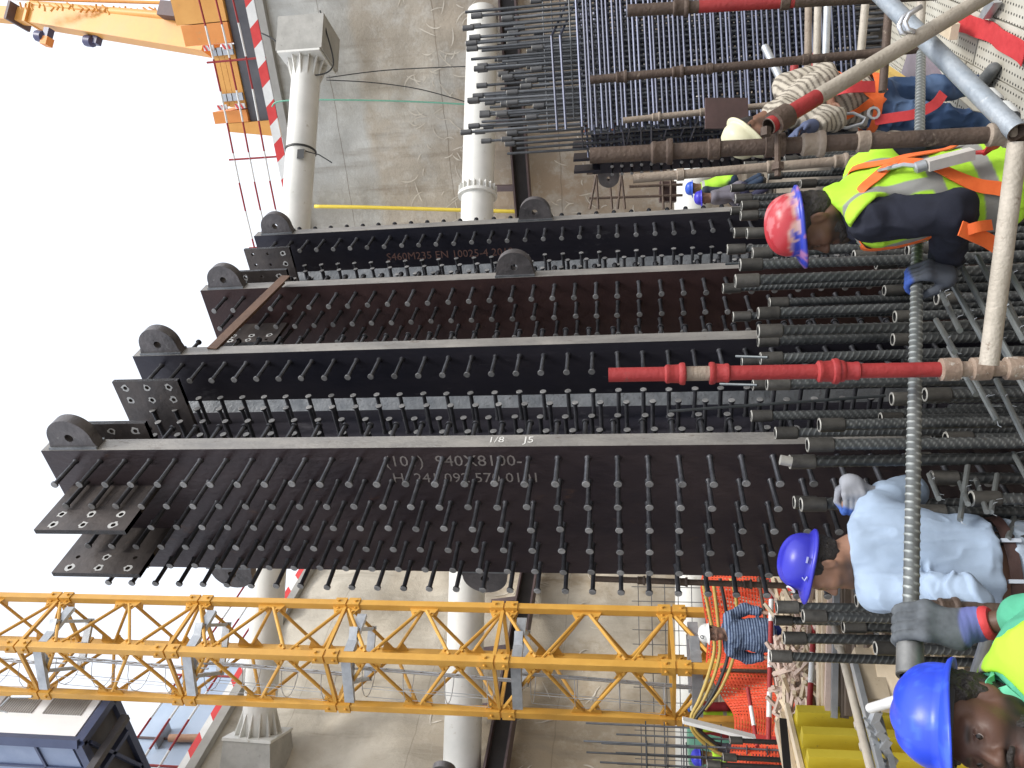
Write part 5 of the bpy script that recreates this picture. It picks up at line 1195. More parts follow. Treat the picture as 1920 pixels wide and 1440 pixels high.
def face_col(H, skin, beard=.6, beardc=(.02, .016, .014), lips=None):
    skin = np.asarray(skin, float)
    def f(V):
        q = H.loc(V); x, y, z = q[:, 0], q[:, 1], q[:, 2]; c = np.tile(skin, (len(V), 1)); n = vnoise(V*60, 3)*.5+.5
        c *= (1+.12*vnoise(V*25, 8))[:, None]
        near = (np.linalg.norm(q, axis=1) < .17)
        b = sstep(-z, .028, .052)*sstep(x, -.03, .0)*near*sstep(-z+.20, .06, .075)
        mou = np.exp(-(((z+.063)/.012)**2+(y/.026)**2))*sstep(x, .07, .085); b = np.clip(b+.8*np.exp(-(((z+.047)/.007)**2+(y/.03)**2))*sstep(x, .07, .085), 0, 1)
        c = mixv(c, beardc, np.clip(b*(1-.8*mou)*beard*(.75+.4*n), 0, 1)); c = mixv(c, lips if lips is not None else skin*np.array([.95, .68, .66]), mou*.8)
        br = np.exp(-(((z-.024)/.0065)**2))*np.exp(-((np.abs(y)-.032)/.017)**4)*sstep(x, .05, .07); c = mixv(c, beardc, br*.85)
        ey = np.exp(-(((z-.004)/.010)**2+((np.abs(y)-.032)/.017)**2))*sstep(x, .06, .075); c = mixv(c, skin*.55, ey*.6)
        return c
    return f
def add_eyes(parent, H):
    for s in (1, -1):
        mb = MB(); c = H.p(.0775, s*.031, .004); g = unit(H.f+H.l*s*.05)
        mb.lathe([(.0142*sin(t), .0142*cos(t)) for t in np.linspace(0.5, pi*.55, 7)], c, g, 14, 0, False)
        mb.lathe([(.0001, .0146)]+[(.0146*sin(t), .0146*cos(t)) for t in np.linspace(.1, .5, 4)], c, g, 14, 1, False)
        mb.build('eye', [EYEW, EYED], parent, True)
def hair_part(parent, H, res=.006, low=-.07, front=.045, thick=.011):
    S = SDF(); S.ell(H.p(-.014, 0, .045), H.ax, (.098+thick, .077+thick, .087+thick), .0); S.ell(H.p(-.035, 0, -.015), H.ax, (.07+thick*.6, .068+thick*.7, .075), .03)
    S.fn(lambda p: (lambda q: np.maximum(q[:, 0]-front-.25*(q[:, 2]-.03), np.maximum(low-q[:, 2], q[:, 0]*.9+.015-q[:, 2]*.55-.02)))(H.loc(p)), .012)
    return grow('hair', S, res, HAIRM, parent, lambda p: -.006*vnoise(p*70, 2)-.004*vnoise(p*140, 5))
def helmet(parent, H, base, res_n=44, size=1.0, under=(.03, .03, .05), paint=None, peak=1.0, hs=1.0):
    """hard hat: ribbed dome with gutter, brim and longer peak; H = frame with origin at the rim centre"""
    n, m = res_n, 16; a0, b0, h0 = .121*size, .105*size, .106*size*hs; V = []; C = []
    def pt(ph, th, off=0.):
        st, ct = sin(th), cos(th); r = sin(ph); z = cos(ph)
        x, y, zz = a0*r**.92*ct, b0*r**.92*st, h0*z**.80 if z > 0 else 0
        rid = sum(.006*math.exp(-((y-yy)/.012)**2) for yy in (0, ))*sstep(np.array([zz]), .03, .08)[0]+.0035*(math.exp(-((abs(y)-.045)/.010)**2))*sstep(np.array([zz]), .02, .07)[0]
        return x*(1+off/a0), y*(1+off/b0), zz+rid+off*z
    rings = []
    for i in range(m+1):
        ph = max(.02, pi/2*i/m); rings.append([pt(ph, 2*pi*j/n) for j in range(n)])
    brim = []
    for w_, dz in ((.006, -.002), (.5, -.004), (1., -.010), (1.0, -.016)):
        rr_ = []
        for j in range(n):
            t = 2*pi*j/n; ct = cos(t); k = (.014+.012*max(0, -ct)**2+.036*peak*max(0, ct)**2.2)*size
            k = .006+ (k-.006)*w_; rr_.append(((a0+k)*cos(t), (b0+k*.85)*sin(t), dz-.012*max(0, ct)**2*w_*1.2))
        brim.append(rr_)
    inner = []
    for i in range(m, -1, -1):
        ph = max(.02, pi/2*i/m); inner.append([tuple(np.array(pt(ph, 2*pi*j/n))*.955+np.array([0, 0, -.010])) for j in range(n)])
    allr = rings+brim+inner; mb = MB()
    W = np.array([H.p(*q) for r in allr for q in r]); k = len(allr)
    mb.add(W, [(i*n+j, (i+1)*n+j, (i+1)*n+(j+1) % n, i*n+(j+1) % n) for i in range(k-1) for j in range(n)]+[tuple(range(n))])
    o = mb.build('hard_hat', HELM, parent, True)
    c = np.ones((len(W), 4)); q = H.loc(W); c[:, :3] = base
    if paint is not None: c[:, :3] = paint(q, W)
    c[(m+1+len(brim))*n:, :3] = under
    at = o.data.color_attributes.new('Col', 'FLOAT_COLOR', 'POINT'); at.data.foreach_set('color', c.ravel())
    mb = MB()                                        # webbing band and chin strap slots inside
    pts = [H.p(.106*cos(t)*size, .090*sin(t)*size, -.012) for t in np.linspace(0, 2*pi, 25)]; ribbon(mb, pts, .028, .003, [unit(p-H.o) for p in pts]); link('headband', mb.mesh('headband', BLACKC, None, WM[o].inverted()), o)
    return o
def grip(S, c, a, wdir, sdir, rb, sc=1., thumb=1, wrist=None):
    """fingers closed round a bar: c on the axis, a along it, wdir from bar to wrist, sdir to the back of the hand"""
    a = unit(a); w_ = unit(wdir-a*(wdir@a)); s = unit(sdir-a*(sdir@a)-w_*(np.asarray(sdir)@w_)); rf = .0105*sc
    for i, L in enumerate((.92, 1.0, .97, .82)):
        off = a*(i-1.5)*.0215*sc; r = rb+rf; pts = []
        for t in np.linspace(-.25, 3.75*L, 8): pts.append(c+off+(s*cos(t)-w_*sin(t))*r*(1.10 if t < .3 else 1.0))
        kn = c+off+s*(rb+.030*sc)+w_*.022*sc
        S.seg(kn, pts[1], .0120*sc, .0106*sc, .004)
        for j in range(1, 7): S.seg(pts[j], pts[j+1], rf*(1.06-.025*j), rf*(1.03-.025*j), .004)
        S.seg(kn, c+off*.62+s*(rb+.012*sc)+w_*.085*sc, .0125*sc, .020*sc, .018)
    th0 = c-a*thumb*.040*sc+w_*.062*sc+s*.004; th1 = c-a*thumb*.048*sc+w_*(rb*.3+.018)-s*(rb+.006); th2 = c-a*thumb*.026*sc-w_*.012*sc-s*(rb+.013*sc)
    S.seg(th0, th1, .0165*sc, .0125*sc, .012); S.seg(th1, th2, .0125*sc, .0105*sc, .004)
    S.seg(c+s*(rb+.010*sc)+w_*.080*sc, wrist if wrist is not None else c+s*.012+w_*.15*sc, .029*sc, .029*sc, .03)
def relaxed_hand(S, wr, d, l, sc=1.):
    d = unit(d); l = unit(l-d*(l@d)); n_ = np.cross(d, l)
    S.ell(wr+d*.055*sc, (d, l, n_), (.05*sc, .040*sc, .018*sc), .02)
    for i, L in enumerate((.9, 1., .95, .78)):
        b = wr+d*.092*sc+l*(i-1.5)*.0195*sc; m_ = b+d*.036*L*sc+n_*.010; e = m_+d*.026*L*sc+n_*.022
        S.seg(b, m_, .0098*sc, .009*sc, .006); S.seg(m_, e, .009*sc, .0078*sc, .004)
    b = wr+d*.03*sc-l*.032*sc; S.seg(b, b+d*.045*sc-l*.022*sc+n_*.01, .0125*sc, .0105*sc, .01); S.seg(b+d*.045*sc-l*.022*sc+n_*.01, b+d*.072*sc-l*.020*sc+n_*.02, .0105*sc, .0085*sc, .004)
def torso_sdf(S, J, inf=0., k=.05):
    T_ = J['T']; ch, pv = J['chest'], J['pelvis']
    S.ell(ch, T_.ax, (.115+inf, .160+inf, .20+inf), k); S.ell((ch*.45+pv*.55), T_.ax, (.110+inf, .150+inf, .20+inf), k)
    S.ell(pv, J.get('PX', T_).ax, (.120+inf, .165+inf, .13+inf), k)
    for s in ('L', 'R'): S.seg(ch+T_.u*.12, J['s'+s], .075+inf, .062+inf, k)
    S.seg(ch+T_.u*.12, J['neck'], .085+inf, .062+inf, k)
def arms_sdf(S, J, inf, sides='LR', frac=1., k=.03):
    for s in sides:
        S.seg(J['s'+s], J['e'+s], .050+inf, .042+inf, .016); e = J['e'+s]+(J['w'+s]-J['e'+s])*frac; S.seg(J['e'+s], e, .041+inf, .041+inf+(.030-.041)*frac, k)
def legs_sdf(S, J, inf, shaft=1.):
    for s in 'LR':
        S.seg(J['h'+s], J['k'+s], .082+inf, .056+inf, .04); e = J['k'+s]+(J['a'+s]-J['k'+s])*shaft; S.seg(J['k'+s], e, .054+inf, .040+inf*1.3, .03)
    S.ell(J['pelvis'], J.get('PX', J['T']).ax, (.112+inf, .158+inf, .115+inf), .05)
def boots(parent, J, m=BOOT, res=.012):
    for s in 'LR':
        S = SDF(); f = J.get('foot'+s, J['T'].f*A3(1, 1, 0)); f = unit(f); a = J['a'+s]
        S.seg(a+A3(0, 0, .04), a-A3(0, 0, .035), .052, .05, .02); S.seg(a-A3(0, 0, .045), a+f*.15-A3(0, 0, .058), .046, .040, .03); S.plane(a-A3(0, 0, .098), (0, 0, -1)); grow('boot', S, res, m, parent)
def strap_on(parent, S, name, path, wd, m, T_, off=.006, n=26):
    """webbing laid on a grown surface: the path (in the torso frame) is pulled in until it touches"""
    pts = curve3([np.asarray(p, float) for p in path], 8); out = []; nr = []
    for q in pts:
        x = T_.p(*q); c = T_.p(q[0]*.15, q[1]*.45, q[2]); d = unit(c-x); x = x.copy(); lo = 0.
        for _ in range(40):
            v = S.ev(x[None])[0]-off
            if v < .0008: break
            x = x+d*v*.8
        g = np.array([S.ev((x+e)[None])[0]-S.ev((x-e)[None])[0] for e in np.eye(3)*.004]); out.append(x); nr.append(unit(g))
    mb = MB(); ribbon(mb, out, wd, .004, nr); return mb.build(name, m, parent, 50), out, nr
def standing(o, yaw, h=1.72, **kw):
    """joints of a standing person; o = point between the feet"""
    o = np.asarray(o, float); f = A3(cos(yaw), sin(yaw), 0); T_ = Frame(o+A3(0, 0, h*.73), f, (0, 0, 1)); J = {'T': T_}
    p = lambda x, y, z: o+f*x+T_.l*y+A3(0, 0, z*h)
    J.update(pelvis=p(0, 0, .55), chest=p(0, 0, .735), neck=p(-.01, 0, .845), head=p(.02, 0, .918), sL=p(0, .185, .805), sR=p(0, -.185, .805), eL=p(-.03, .24, .635), eR=p(-.03, -.24, .635), wL=p(.07, .23, .50), wR=p(.07, -.23, .50),
             hL=p(0, .09, .52), hR=p(0, -.09, .52), kL=p(.02, .10, .285), kR=p(.02, -.10, .285), aL=p(0, .11, .055), aR=p(0, -.11, .055)); J.update(kw); return J

# ------------------------------------------------------------------ worker in the yellow vest (leaning forward to the left)
def person_root(label, J): return thing('person', label, 'person', (J['pelvis'][0], J['pelvis'][1], 0))
dA = 2.98
fA = unit(A3(-.86, .50, 0)); TA = Frame(P(1700, 375, dA), unit(fA*1.0-A3(0, 0, .30)), unit(A3(0, 0, 1)+fA*.30))
J = {'T': TA}; J['chest'] = P(1680, 378, dA+.02); J['pelvis'] = P(1868, 345, dA+.06); J['neck'] = P(1566, 392, dA+.02); J['head'] = P(1524, 416, dA)
J['sL'] = P(1636, 412, dA-.13); J['sR'] = P(1640, 320, dA+.17); J['eL'] = P(1788, 398, dA-.19); J['wL'] = P(1752, 492, dA-.36); J['eR'] = P(1735, 288, dA+.30); J['wR'] = P(1830, 330, dA+.42)
def on_bar(y):            # the point of the carried bar seen at picture row y
    b = [(abs(720-FPX*((cb0+cbd*t-CAM)@RT)/((cb0+cbd*t-CAM)@FW)-y), t) for t in np.linspace(0, np.linalg.norm(cb1-cb0), 600)]; return cb0+cbd*min(b)[1]
gA = on_bar(524)
J['wL'] = gA+A3(.06, .07, -.125)
pl = J['pelvis']; lf = TA.l
for s, g_ in (('L', 1), ('R', -1)): J['h'+s] = pl+lf*.09*g_-A3(0, 0, .05); J['k'+s] = A3(pl[0], pl[1], .50)+lf*.11*g_+fA*.04; J['a'+s] = A3(pl[0], pl[1], .10)+lf*.12*g_
pa = person_root('worker in yellow vest and paint-scuffed red hard hat gripping the carried rebar', J); bodyJ = J
HA = Frame(J['head'], unit(A3(-.95, .16, -.18)), A3(0, 0, 1)+fA*.05)
S = SDF(); head_sdf(S, HA, J['neck']); torso_sdf(S, J, -.02); arms_sdf(S, J, -.012); S.ell(J['wR'], TA.ax, (.045, .03, .04), .02); S.seg(J['wL'], gA+A3(.02, .02, -.05), .026, .022, .02)
grow('body', S, .0055, SKIN, pa, None, face_col(HA, (.135, .070, .045), .85)); add_eyes(pa, HA); hair_part(pa, HA, .006, thick=.006)
# beard
S = SDF(); S.ell(HA.p(.034, 0, -.072), HA.ax, (.068, .062, .052), .02); S.seg(HA.p(.0, .056, -.045), HA.p(.06, .03, -.10), .016, .018, .02); S.seg(HA.p(.0, -.056, -.045), HA.p(.06, -.03, -.10), .016, .018, .02)
S.fn(lambda p: (lambda q: q[:, 2]+.050+.25*(q[:, 0]-.05)*0+np.where(q[:, 0] > .055, .022, -.01))(HA.loc(p)), .01); grow('beard', S, .006, HAIRM, pa, lambda p: -.004*vnoise(p*90, 7))
def paintA(q, W):
    c = np.tile(A3(.46, .035, .045), (len(q), 1)); n = fbm(W, 22, 3, 3); pk = sstep(.040-q[:, 2]+n*.026+.02*q[:, 0], .0, .018); c = mixv(c, (.58, .40, .34), pk*.9)
    b = sstep(n, .08, .16)*sstep(.036-q[:, 2], 0, .015)+sstep(-q[:, 2]+.002, 0, .006); c = mixv(c, (.03, .05, .42), np.clip(b, 0, 1)); c = mixv(c, (.66, .25, .26), sstep(fbm(W, 40, 2, 8), .25, .5)*.5); return c
HH = Frame(HA.p(-.005, 0, .064), unit(HA.f+HA.u*.10), HA.u-HA.f*.10); helmet(pa, HH, (.5, .04, .05), 72, .97, (.10, .06, .06), paintA)
# navy sweater
S = SDF(); torso_sdf(S, J, .012); arms_sdf(S, J, .024, frac=.86); S.plane(J['neck']+TA.u*.035, TA.u, .01); S.plane(J['pelvis']-A3(0, 0, .10), (0, 0, -1), .02)
grow('sweater', S, .007, CLOTH, pa, folds(.012, 11, 4, (1, 1, .6)), lambda V: np.tile(A3(.022, .024, .036), (len(V), 1))*(1+.3*vnoise(V*30, 2))[:, None])
# vest
SV = SDF(); torso_sdf(SV, J, .032)
SV.ell(J['pelvis']+A3(0, 0, .03), TA.ax, (.155, .20, .16), .05)
for s, r in (('L', .108), ('R', .108)): SV.ell(J['s'+s]+(J['e'+s]-J['s'+s])*.24+TA.l*(.075 if s == 'L' else -.075), (TA.l, TA.u, TA.f), (.13, .155, .112), .02, '-')
SV.plane(J['neck']-TA.u*.004, TA.u+TA.f*.35, .012); SV.plane(J['pelvis']-A3(0, 0, .03)-fA*.0, A3(0, 0, -1), .015)
def vest_col(T_, bands, vb, base=(.42, .74, .05), grey=(.27, .27, .255)):
    def f(V):
        q = T_.loc(V); c = np.tile(np.asarray(base, float), (len(V), 1))*(1+.05*vnoise(V*12, 1))[:, None]
        t = np.zeros(len(V))
        for z0, z1 in bands: t = np.maximum(t, sstep(q[:, 2], z0, z0+.006)*(1-sstep(q[:, 2], z1-.006, z1)))
        for y0, y1 in vb: a = np.abs(q[:, 1]); t = np.maximum(t, sstep(a, y0, y0+.006)*(1-sstep(a, y1-.006, y1))*sstep(q[:, 2], -.10, -.09))
        return mixv(c, grey, t)
    return f
grow('vest', SV, .0055, HIVIS, pa, folds(.009, 9, 9, (1, 1, .55)), vest_col(TA, ((-.265, -.205), (-.10, -.05)), ((.098, .145),)))
strap_on(pa, SV, 'harness_strap', [(-.02, .10, .21), (-.16, .095, .14), (-.25, .03, .05), (-.25, -.01, .02)], .046, WEB, TA); strap_on(pa, SV, 'harness_strap', [(.03, -.10, .22), (-.14, -.11, .14), (-.25, -.04, .05), (-.25, -.01, .02)], .046, WEB, TA)
strap_on(pa, SV, 'harness_strap', [(-.25, .0, .03), (-.25, .06, -.05), (-.17, .17, -.14), (-.03, .24, -.22), (.06, .24, -.27)], .046, WEB, TA); strap_on(pa, SV, 'harness_strap', [(-.25, -.02, .02), (-.25, -.07, -.10), (-.20, -.18, -.22)], .046, WEB, TA)
strap_on(pa, SV, 'harness_strap', [(-.02, .10, .21), (.10, .14, .18), (.20, .14, .06), (.2, .14, -.06)], .046, WEB, TA)
def hit(S, x, y, off=.01):
    r = unit(ray(x, y)); t = 1.5
    for _ in range(80):
        v = S.ev((CAM+r*t)[None])[0]-off
        if v < .001: break
        t += v*.8
    return CAM+r*t
mb = MB(); q = hit(SV, 1664, 314, .012); mb.lathe([(.020, -.004), (.034, -.004), (.034, .004), (.020, .004)], q, TA.f+TA.l*.3, 16, close=False); mb.build('d_ring', GALV, pa, 40)
mb = MB(); l0 = hit(SV, 1664, 316, .02); l1 = hit(SV, 1726, 312, .03); mb.tube([l0, (l0+l1)/2-TA.f*.01, l1], .008, 8); mb.lathe([(.014, -.02), (.020, -.015), (.02, .015), (.014, .02)], l1, TA.u, 10); mb.build('snap_hook', GALV, pa, 40)
mb = MB(); l2 = hit(SV, 1738, 310, .035); l3 = l2+(P(1826, 287, 2.72)-P(1738, 310, 2.72)); mb.beam(l2, l3, .042, .035, 0, TA.f); mb.build('shock_absorber_pack', mat('grey_pouch', (.48, .45, .42), (.6, .57, .53), 12, .7), pa)
mb = MB(); ribbon(mb, curve3([l3, l3-A3(0, 0, .05), P(1870, 268, 2.7), P(1892, 262, 2.6)]), .045, .006, -TA.f); mb.build('lanyard', STRAP, pa)
mb = MB(); ribbon(mb, curve3([P(1800, 428, dA-.27), P(1826, 440, dA-.25), P(1852, 452, dA-.22), P(1880, 470, dA-.2)]), .05, .005, -FW); ribbon(mb, curve3([P(1812, 432, dA-.26), P(1835, 425, dA-.27), P(1858, 422, dA-.24)]), .035, .005, -FW); mb.build('leg_strap', WEB, pa, 50)
S = SDF(); legs_sdf(S, J, .022); S.plane(J['pelvis']+A3(0, 0, .06), (0, 0, 1), .01); grow('trousers', S, .011, CLOTH, pa, folds(.012, 9, 6), lambda V: np.tile(A3(.16, .15, .135), (len(V), 1))*(1+.35*fbm(V, 14, 3, 2))[:, None]); boots(pa, J)
S = SDF(); grip(S, gA, cbd, A3(.06, .10, -1), A3(.35, -1, .1), .0210, 1.08, 1, J['wL']); S.seg(gA+(J['wL']-gA)*.6, J['wL']+(J['wL']-gA)*.25, .036, .040, .02)
def glove_col(c, dirv, tip, base):
    def f(V): t = sstep((V-c)@unit(dirv), .012, .030); return mixv(np.tile(np.asarray(base, float), (len(V), 1))*(1+.2*vnoise(V*40, 1))[:, None], tip, t)
    return f
grow('glove', S, .0042, CLOTH, pa, None, glove_col(gA, A3(-.2, .2, 1.), (.05, .10, .36), (.085, .095, .115)))

# ------------------------------------------------------------------ worker in the white shirt (back to us, head turned left)
dB = 3.2
TB = Frame(P(1700, 1040, dB), unit(A3(-.34, .93, -.14)), unit(A3(-.03, .13, 1)))
J = {'T': TB}; J['chest'] = P(1695, 1032, dB+.03); J['pelvis'] = P(1876, 1068, dB+.04); J['neck'] = P(1606, 1030, dB+.02); J['head'] = P(1543, 1058, dB)
J['sL'] = P(1650, 1108, dB-.07); J['sR'] = P(1640, 958, dB+.11); J['eL'] = P(1798, 1112, dB-.21); J['wL'] = P(1884, 1164, dB-.30); J['eR'] = P(1706, 922, dB+.26); gB = P(1597, 946, 3.34); J['wR'] = P(1640, 929, 3.36)
pl = J['pelvis']
for s, g_ in (('L', 1), ('R', -1)): J['h'+s] = pl+TB.l*.09*g_-A3(0, 0, .05); J['k'+s] = A3(pl[0], pl[1]+.02, .50)+TB.l*.10*g_; J['a'+s] = A3(pl[0], pl[1], .10)+TB.l*.11*g_
pb = person_root('worker in white long-sleeved shirt and blue hard hat bending between the starter bars', J)
HB = Frame(J['head'], unit(A3(-.985, -.08, -.08)), A3(0, 0, 1)+A3(-.12, 0, 0))
S = SDF(); head_sdf(S, HB, J['neck']); torso_sdf(S, J, -.02); arms_sdf(S, J, -.010); S.ell(gB, TB.ax, (.03, .03, .04), .02); relaxed_hand(S, J['wL'], J['wL']-J['eL'], A3(0, 1, .2))
grow('body', S, .0055, SKIN, pb, None, face_col(HB, (.30, .165, .110), .55)); add_eyes(pb, HB); hair_part(pb, HB, .006, low=-.055, thick=.007)
HH = Frame(HB.p(-.012, 0, .066), unit(HB.f+HB.u*.34), HB.u-HB.f*.34); hb = helmet(pb, HH, (.035, .035, .42), 72, .94, (.02, .02, .12), lambda q, W: np.tile(A3(.035, .035, .44), (len(q), 1))*(1+.12*fbm(W, 12, 2, 4))[:, None])
mb = MB(); c = HH.p(.112, .028, .036); nn = unit(HH.f*.9+HH.l*.35+HH.u*.45)
mb.lathe([(.0001, .004), (.019, .004), (.019, .0)], c, nn, 20, 0, False); mb.lathe([(.0001, .0052), (.010, .0052), (.010, .004)], c+HH.u*.004, nn, 12, 1, False)
mb.build('helmet_sticker', [WHP, REDW], pb)
mb = MB(); mb.tube([HH.p(.050, .093, .020), HH.p(.060, .095, .010), HH.p(.042, .100, .004)], .003, 6); mb.obox(HH.p(-.02, .102, .018), HH.ax, (.012, .003, .003)); mb.build('helmet_slot_trim', mat('helmet_trim_pale', (.35, .37, .62), (.42, .44, .7), 9, .5), pb, 40)
S = SDF(); torso_sdf(S, J, .020); S.ell(J['chest']*.3+J['pelvis']*.7, TB.ax, (.150, .185, .20), .06); arms_sdf(S, J, .026, frac=.30)
S.seg(J['eL']+(J['wL']-J['eL'])*.06, J['eL']+(J['wL']-J['eL'])*.16, .076, .076, .010); S.seg(J['eR'], J['eR']+(J['wR']-J['eR'])*.75, .060, .050, .03)
S.plane(J['neck']+TB.u*.022, TB.u+TB.f*.1, .012); S.plane(J['pelvis']+A3(0, 0, .055), (0, 0, -1), .02)
_fb = folds(.0065, 13, 21, (1, 1, .38)); _eb, _sb, _wb = J['eL'], J['sL'], J['wL']
def shirt_folds(p):
    d = _fb(p); ax_ = unit(_eb-_sb); t = (p-_eb)@ax_; r = np.linalg.norm(p-_eb-t[:, None]*ax_, axis=1); near = sstep(-t, .20, .10)*sstep(.13-r, 0, .04)
    w1 = np.sin(t*95+3.5*vnoise(p*14, 3)+2*np.sin((p-_eb)[:, 0]*22)); return d-near*.0075*np.clip(w1, -.3, 1)**1
grow('shirt', S, .0050, CLOTH, pb, shirt_folds, lambda V: np.tile(A3(.37, .465, .60), (len(V), 1))*(1-.10*sstep(fbm(V, 10, 3, 3), .0, .6))[:, None])
S = SDF(); legs_sdf(S, J, .020); S.ell(J['pelvis'], TB.ax, (.135, .178, .14), .05); S.plane(J['pelvis']-A3(0, 0, .012), (0, 0, 1), .01)
grow('jeans', S, .008, CLOTH, pb, folds(.012, 10, 16), lambda V: np.tile(A3(.42, .50, .60), (len(V), 1))*(1+.22*fbm(V, 12, 3, 2))[:, None]); boots(pb, J)
SB_ = SDF(); legs_sdf(SB_, J, .016); SB_.ell(J['pelvis'], TB.ax, (.128, .171, .17), .05)
TP = Frame(J['pelvis'], unit(TB.f*A3(1, 1, 0)), (0, 0, 1))
pts = [(.2*cos(t), .22*sin(t), .012) for t in np.linspace(0, 2*pi, 17)]; strap_on(pb, SB_, 'belt', pts, .042, mat('brown_leather', (.035, .018, .016), (.06, .03, .026), 12, .5, .1), TP, .008)
mb = MB()
for y in (.06, -.09, .15): q = TP.p(-.145, y, .0); mb.obox(q+A3(0, 0, .008), (TP.l, A3(0, 0, 1), TP.f), (.007, .034, .006))
mb.build('belt_loop', mat('jeans_loop', (.48, .54, .62), (.55, .6, .68), 9, .8), pb)
S = SDF(); grip(S, gB, A3(.0, 0, 1), J['wR']-gB, A3(.6, -.75, 0), .024, 1.02, -1, J['wR']); S.seg(gB+(J['wR']-gB)*.7, J['wR']+(J['eR']-J['wR'])*.06, .034, .036, .02)
grow('glove', S, .0045, CLOTH, pb, None, glove_col(gB, A3(-.75, -.1, .3), (.06, .13, .42), (.30, .31, .34)))

# ------------------------------------------------------------------ worker in green at the lower left corner of the photograph's frame edge
dCm = 1.80; HCp = A3(-.759, 1.80, 1.66)
fC = unit(A3(-.209, -.903, .375)); HC = Frame(HCp, fC, A3(-.001, .383, .924)); NKC = P(1928, 1322, 1.87); TC = Frame(P(2050, 1296, 1.86), unit(A3(-.35, -.93, -.10)), NKC-P(2060, 1290, 1.86))
J = {'T': TC}; J['neck'] = NKC; J['head'] = HCp; J['chest'] = TC.o; J['pelvis'] = A3(TC.o[0]+.05, TC.o[1]+.06, .98)
gC = on_bar(1178); J['sL'] = P(1962, 1228, 1.83); J['sR'] = J['chest']+A3(0, 0, .13)-TC.l*.19; J['eL'] = P(1990, 1150, 2.02); J['wL'] = P(1826, 1171, 2.13); J['eR'] = J['sR']+A3(-.1, .05, -.27); J['wR'] = J['eR']+A3(.05, .2, -.10)
pl = J['pelvis']
for s, g_ in (('L', 1), ('R', -1)): J['h'+s] = pl+TC.l*.09*g_-A3(0, 0, .05); J['k'+s] = A3(pl[0], pl[1], .50)+TC.l*.10*g_; J['a'+s] = A3(pl[0], pl[1], .10)+TC.l*.11*g_
pc = person_root('bearded worker in green shirt and blue hard hat holding the coupler end of the rebar', J)
S = SDF(); head_sdf(S, HC, J['neck']); torso_sdf(S, J, -.02); arms_sdf(S, J, -.006); S.ell(gC+A3(0, 0, -.05), TC.ax, (.03, .03, .04), .02); relaxed_hand(S, J['wR'], J['wR']-J['eR'], A3(1, 0, .2))
grow('body', S, .0040, SKIN, pc, None, face_col(HC, (.105, .054, .036), .9, (.012, .010, .009))); add_eyes(pc, HC); hair_part(pc, HC, .0045, low=-.075, front=.05, thick=.018)
S = SDF(); S.ell(HC.p(.034, 0, -.078), HC.ax, (.068, .063, .050), .02); S.fn(lambda p: (lambda q: q[:, 2]+.052+np.where(q[:, 0] > .06, .030, -.012))(HC.loc(p)), .01); grow('beard', S, .005, HAIRM, pc, lambda p: -.004*vnoise(p*110, 7)-.003*vnoise(p*220, 9))
S = SDF(); S.seg(HC.p(.099, -.026, -.053), HC.p(.105, 0, -.047), .006, .0075, .004); S.seg(HC.p(.105, 0, -.047), HC.p(.099, .026, -.053), .0075, .006, .004); grow('moustache', S, .003, HAIRM, pc)
HH = Frame(HC.p(-.008, 0, .070), unit(HC.f+HC.u*.06), HC.u-HC.f*.06)
helmet(pc, HH, (.03, .07, .62), 96, 1.04, (.015, .02, .16), lambda q, W: np.tile(A3(.030, .075, .66), (len(q), 1))*(1+.10*fbm(W, 14, 3, 4))[:, None]*(1+.5*sstep(fbm(W*A3(1, 1, 3), 30, 2, 9), .30, .5))[:, None], hs=.92)
S = SDF(); torso_sdf(S, J, .016); arms_sdf(S, J, .026, 'R', .9); S.seg(J['sL'], J['eL'], .078, .066, .03); S.seg(J['eL'], J['eL']+(J['wL']-J['eL'])*.40, .068, .060, .03)
S.seg(J['neck']-TC.u*.03, HCp, .070, .085, .012, '-'); S.plane(J['pelvis']-A3(0, 0, .02), (0, 0, -1), .02)
GRN = A3(.10, .42, .26)
grow('shirt', S, .0055, CLOTH, pc, folds(.010, 9, 31), lambda V: np.tile(GRN, (len(V), 1))*(1+.1*vnoise(V*12, 3))[:, None])
mb = MB(); pts = [J['neck']+TC.f*.084*cos(t)+TC.l*.092*sin(t)+TC.u*(.022-.03*max(0, cos(t))) for t in np.linspace(.35, 2*pi-.35, 26)]; ribbon(mb, pts, .058, .007, [unit(p-J['neck']+TC.u*.02) for p in pts]); mb2 = MB(); ribbon(mb2, curve3([P(1862, 1262, 1.93), P(1855, 1279, 1.84), P(1868, 1296, 1.795), P(1893, 1318, 1.78), P(1926, 1344, 1.775)]), .046, .007, -FW); mb2.build('collar_flap', mat('green_collar', (.12, .50, .31), (.16, .56, .36), 9, .85, .1), pc, 50)
mb.build('collar', mat('green_collar', (.12, .50, .31), (.16, .56, .36), 9, .85, .1), pc, 50)
SV = SDF(); torso_sdf(SV, J, .025)
for s in 'LR': SV.ell(J['s'+s]+(J['e'+s]-J['s'+s])*.5+TC.l*(.04 if s == 'L' else -.04), (TC.l, TC.u, TC.f), (.11, .15, .11), .02, '-')
SV.seg(J['sL']+(J['eL']-J['sL'])*.35+TC.l*.04, J['eL']+TC.l*.05, .09, .16, .01, '-')
SV.seg(J['neck']-TC.u*.05, HCp, .085, .10, .012, '-'); SV.plane(J['pelvis']-A3(0, 0, .05), (0, 0, -1), .015)
grow('vest', SV, .006, HIVIS, pc, folds(.007, 9, 19), vest_col(TC, ((-.25, -.2),), ((.070, .098),), (.43, .74, .055), (.32, .32, .31)))
S = SDF(); legs_sdf(S, J, .02); S.plane(J['pelvis']+A3(0, 0, .05), (0, 0, 1), .01); grow('trousers', S, .014, CLOTH, pc, None, lambda V: np.tile(A3(.06, .07, .10), (len(V), 1))); boots(pc, J)
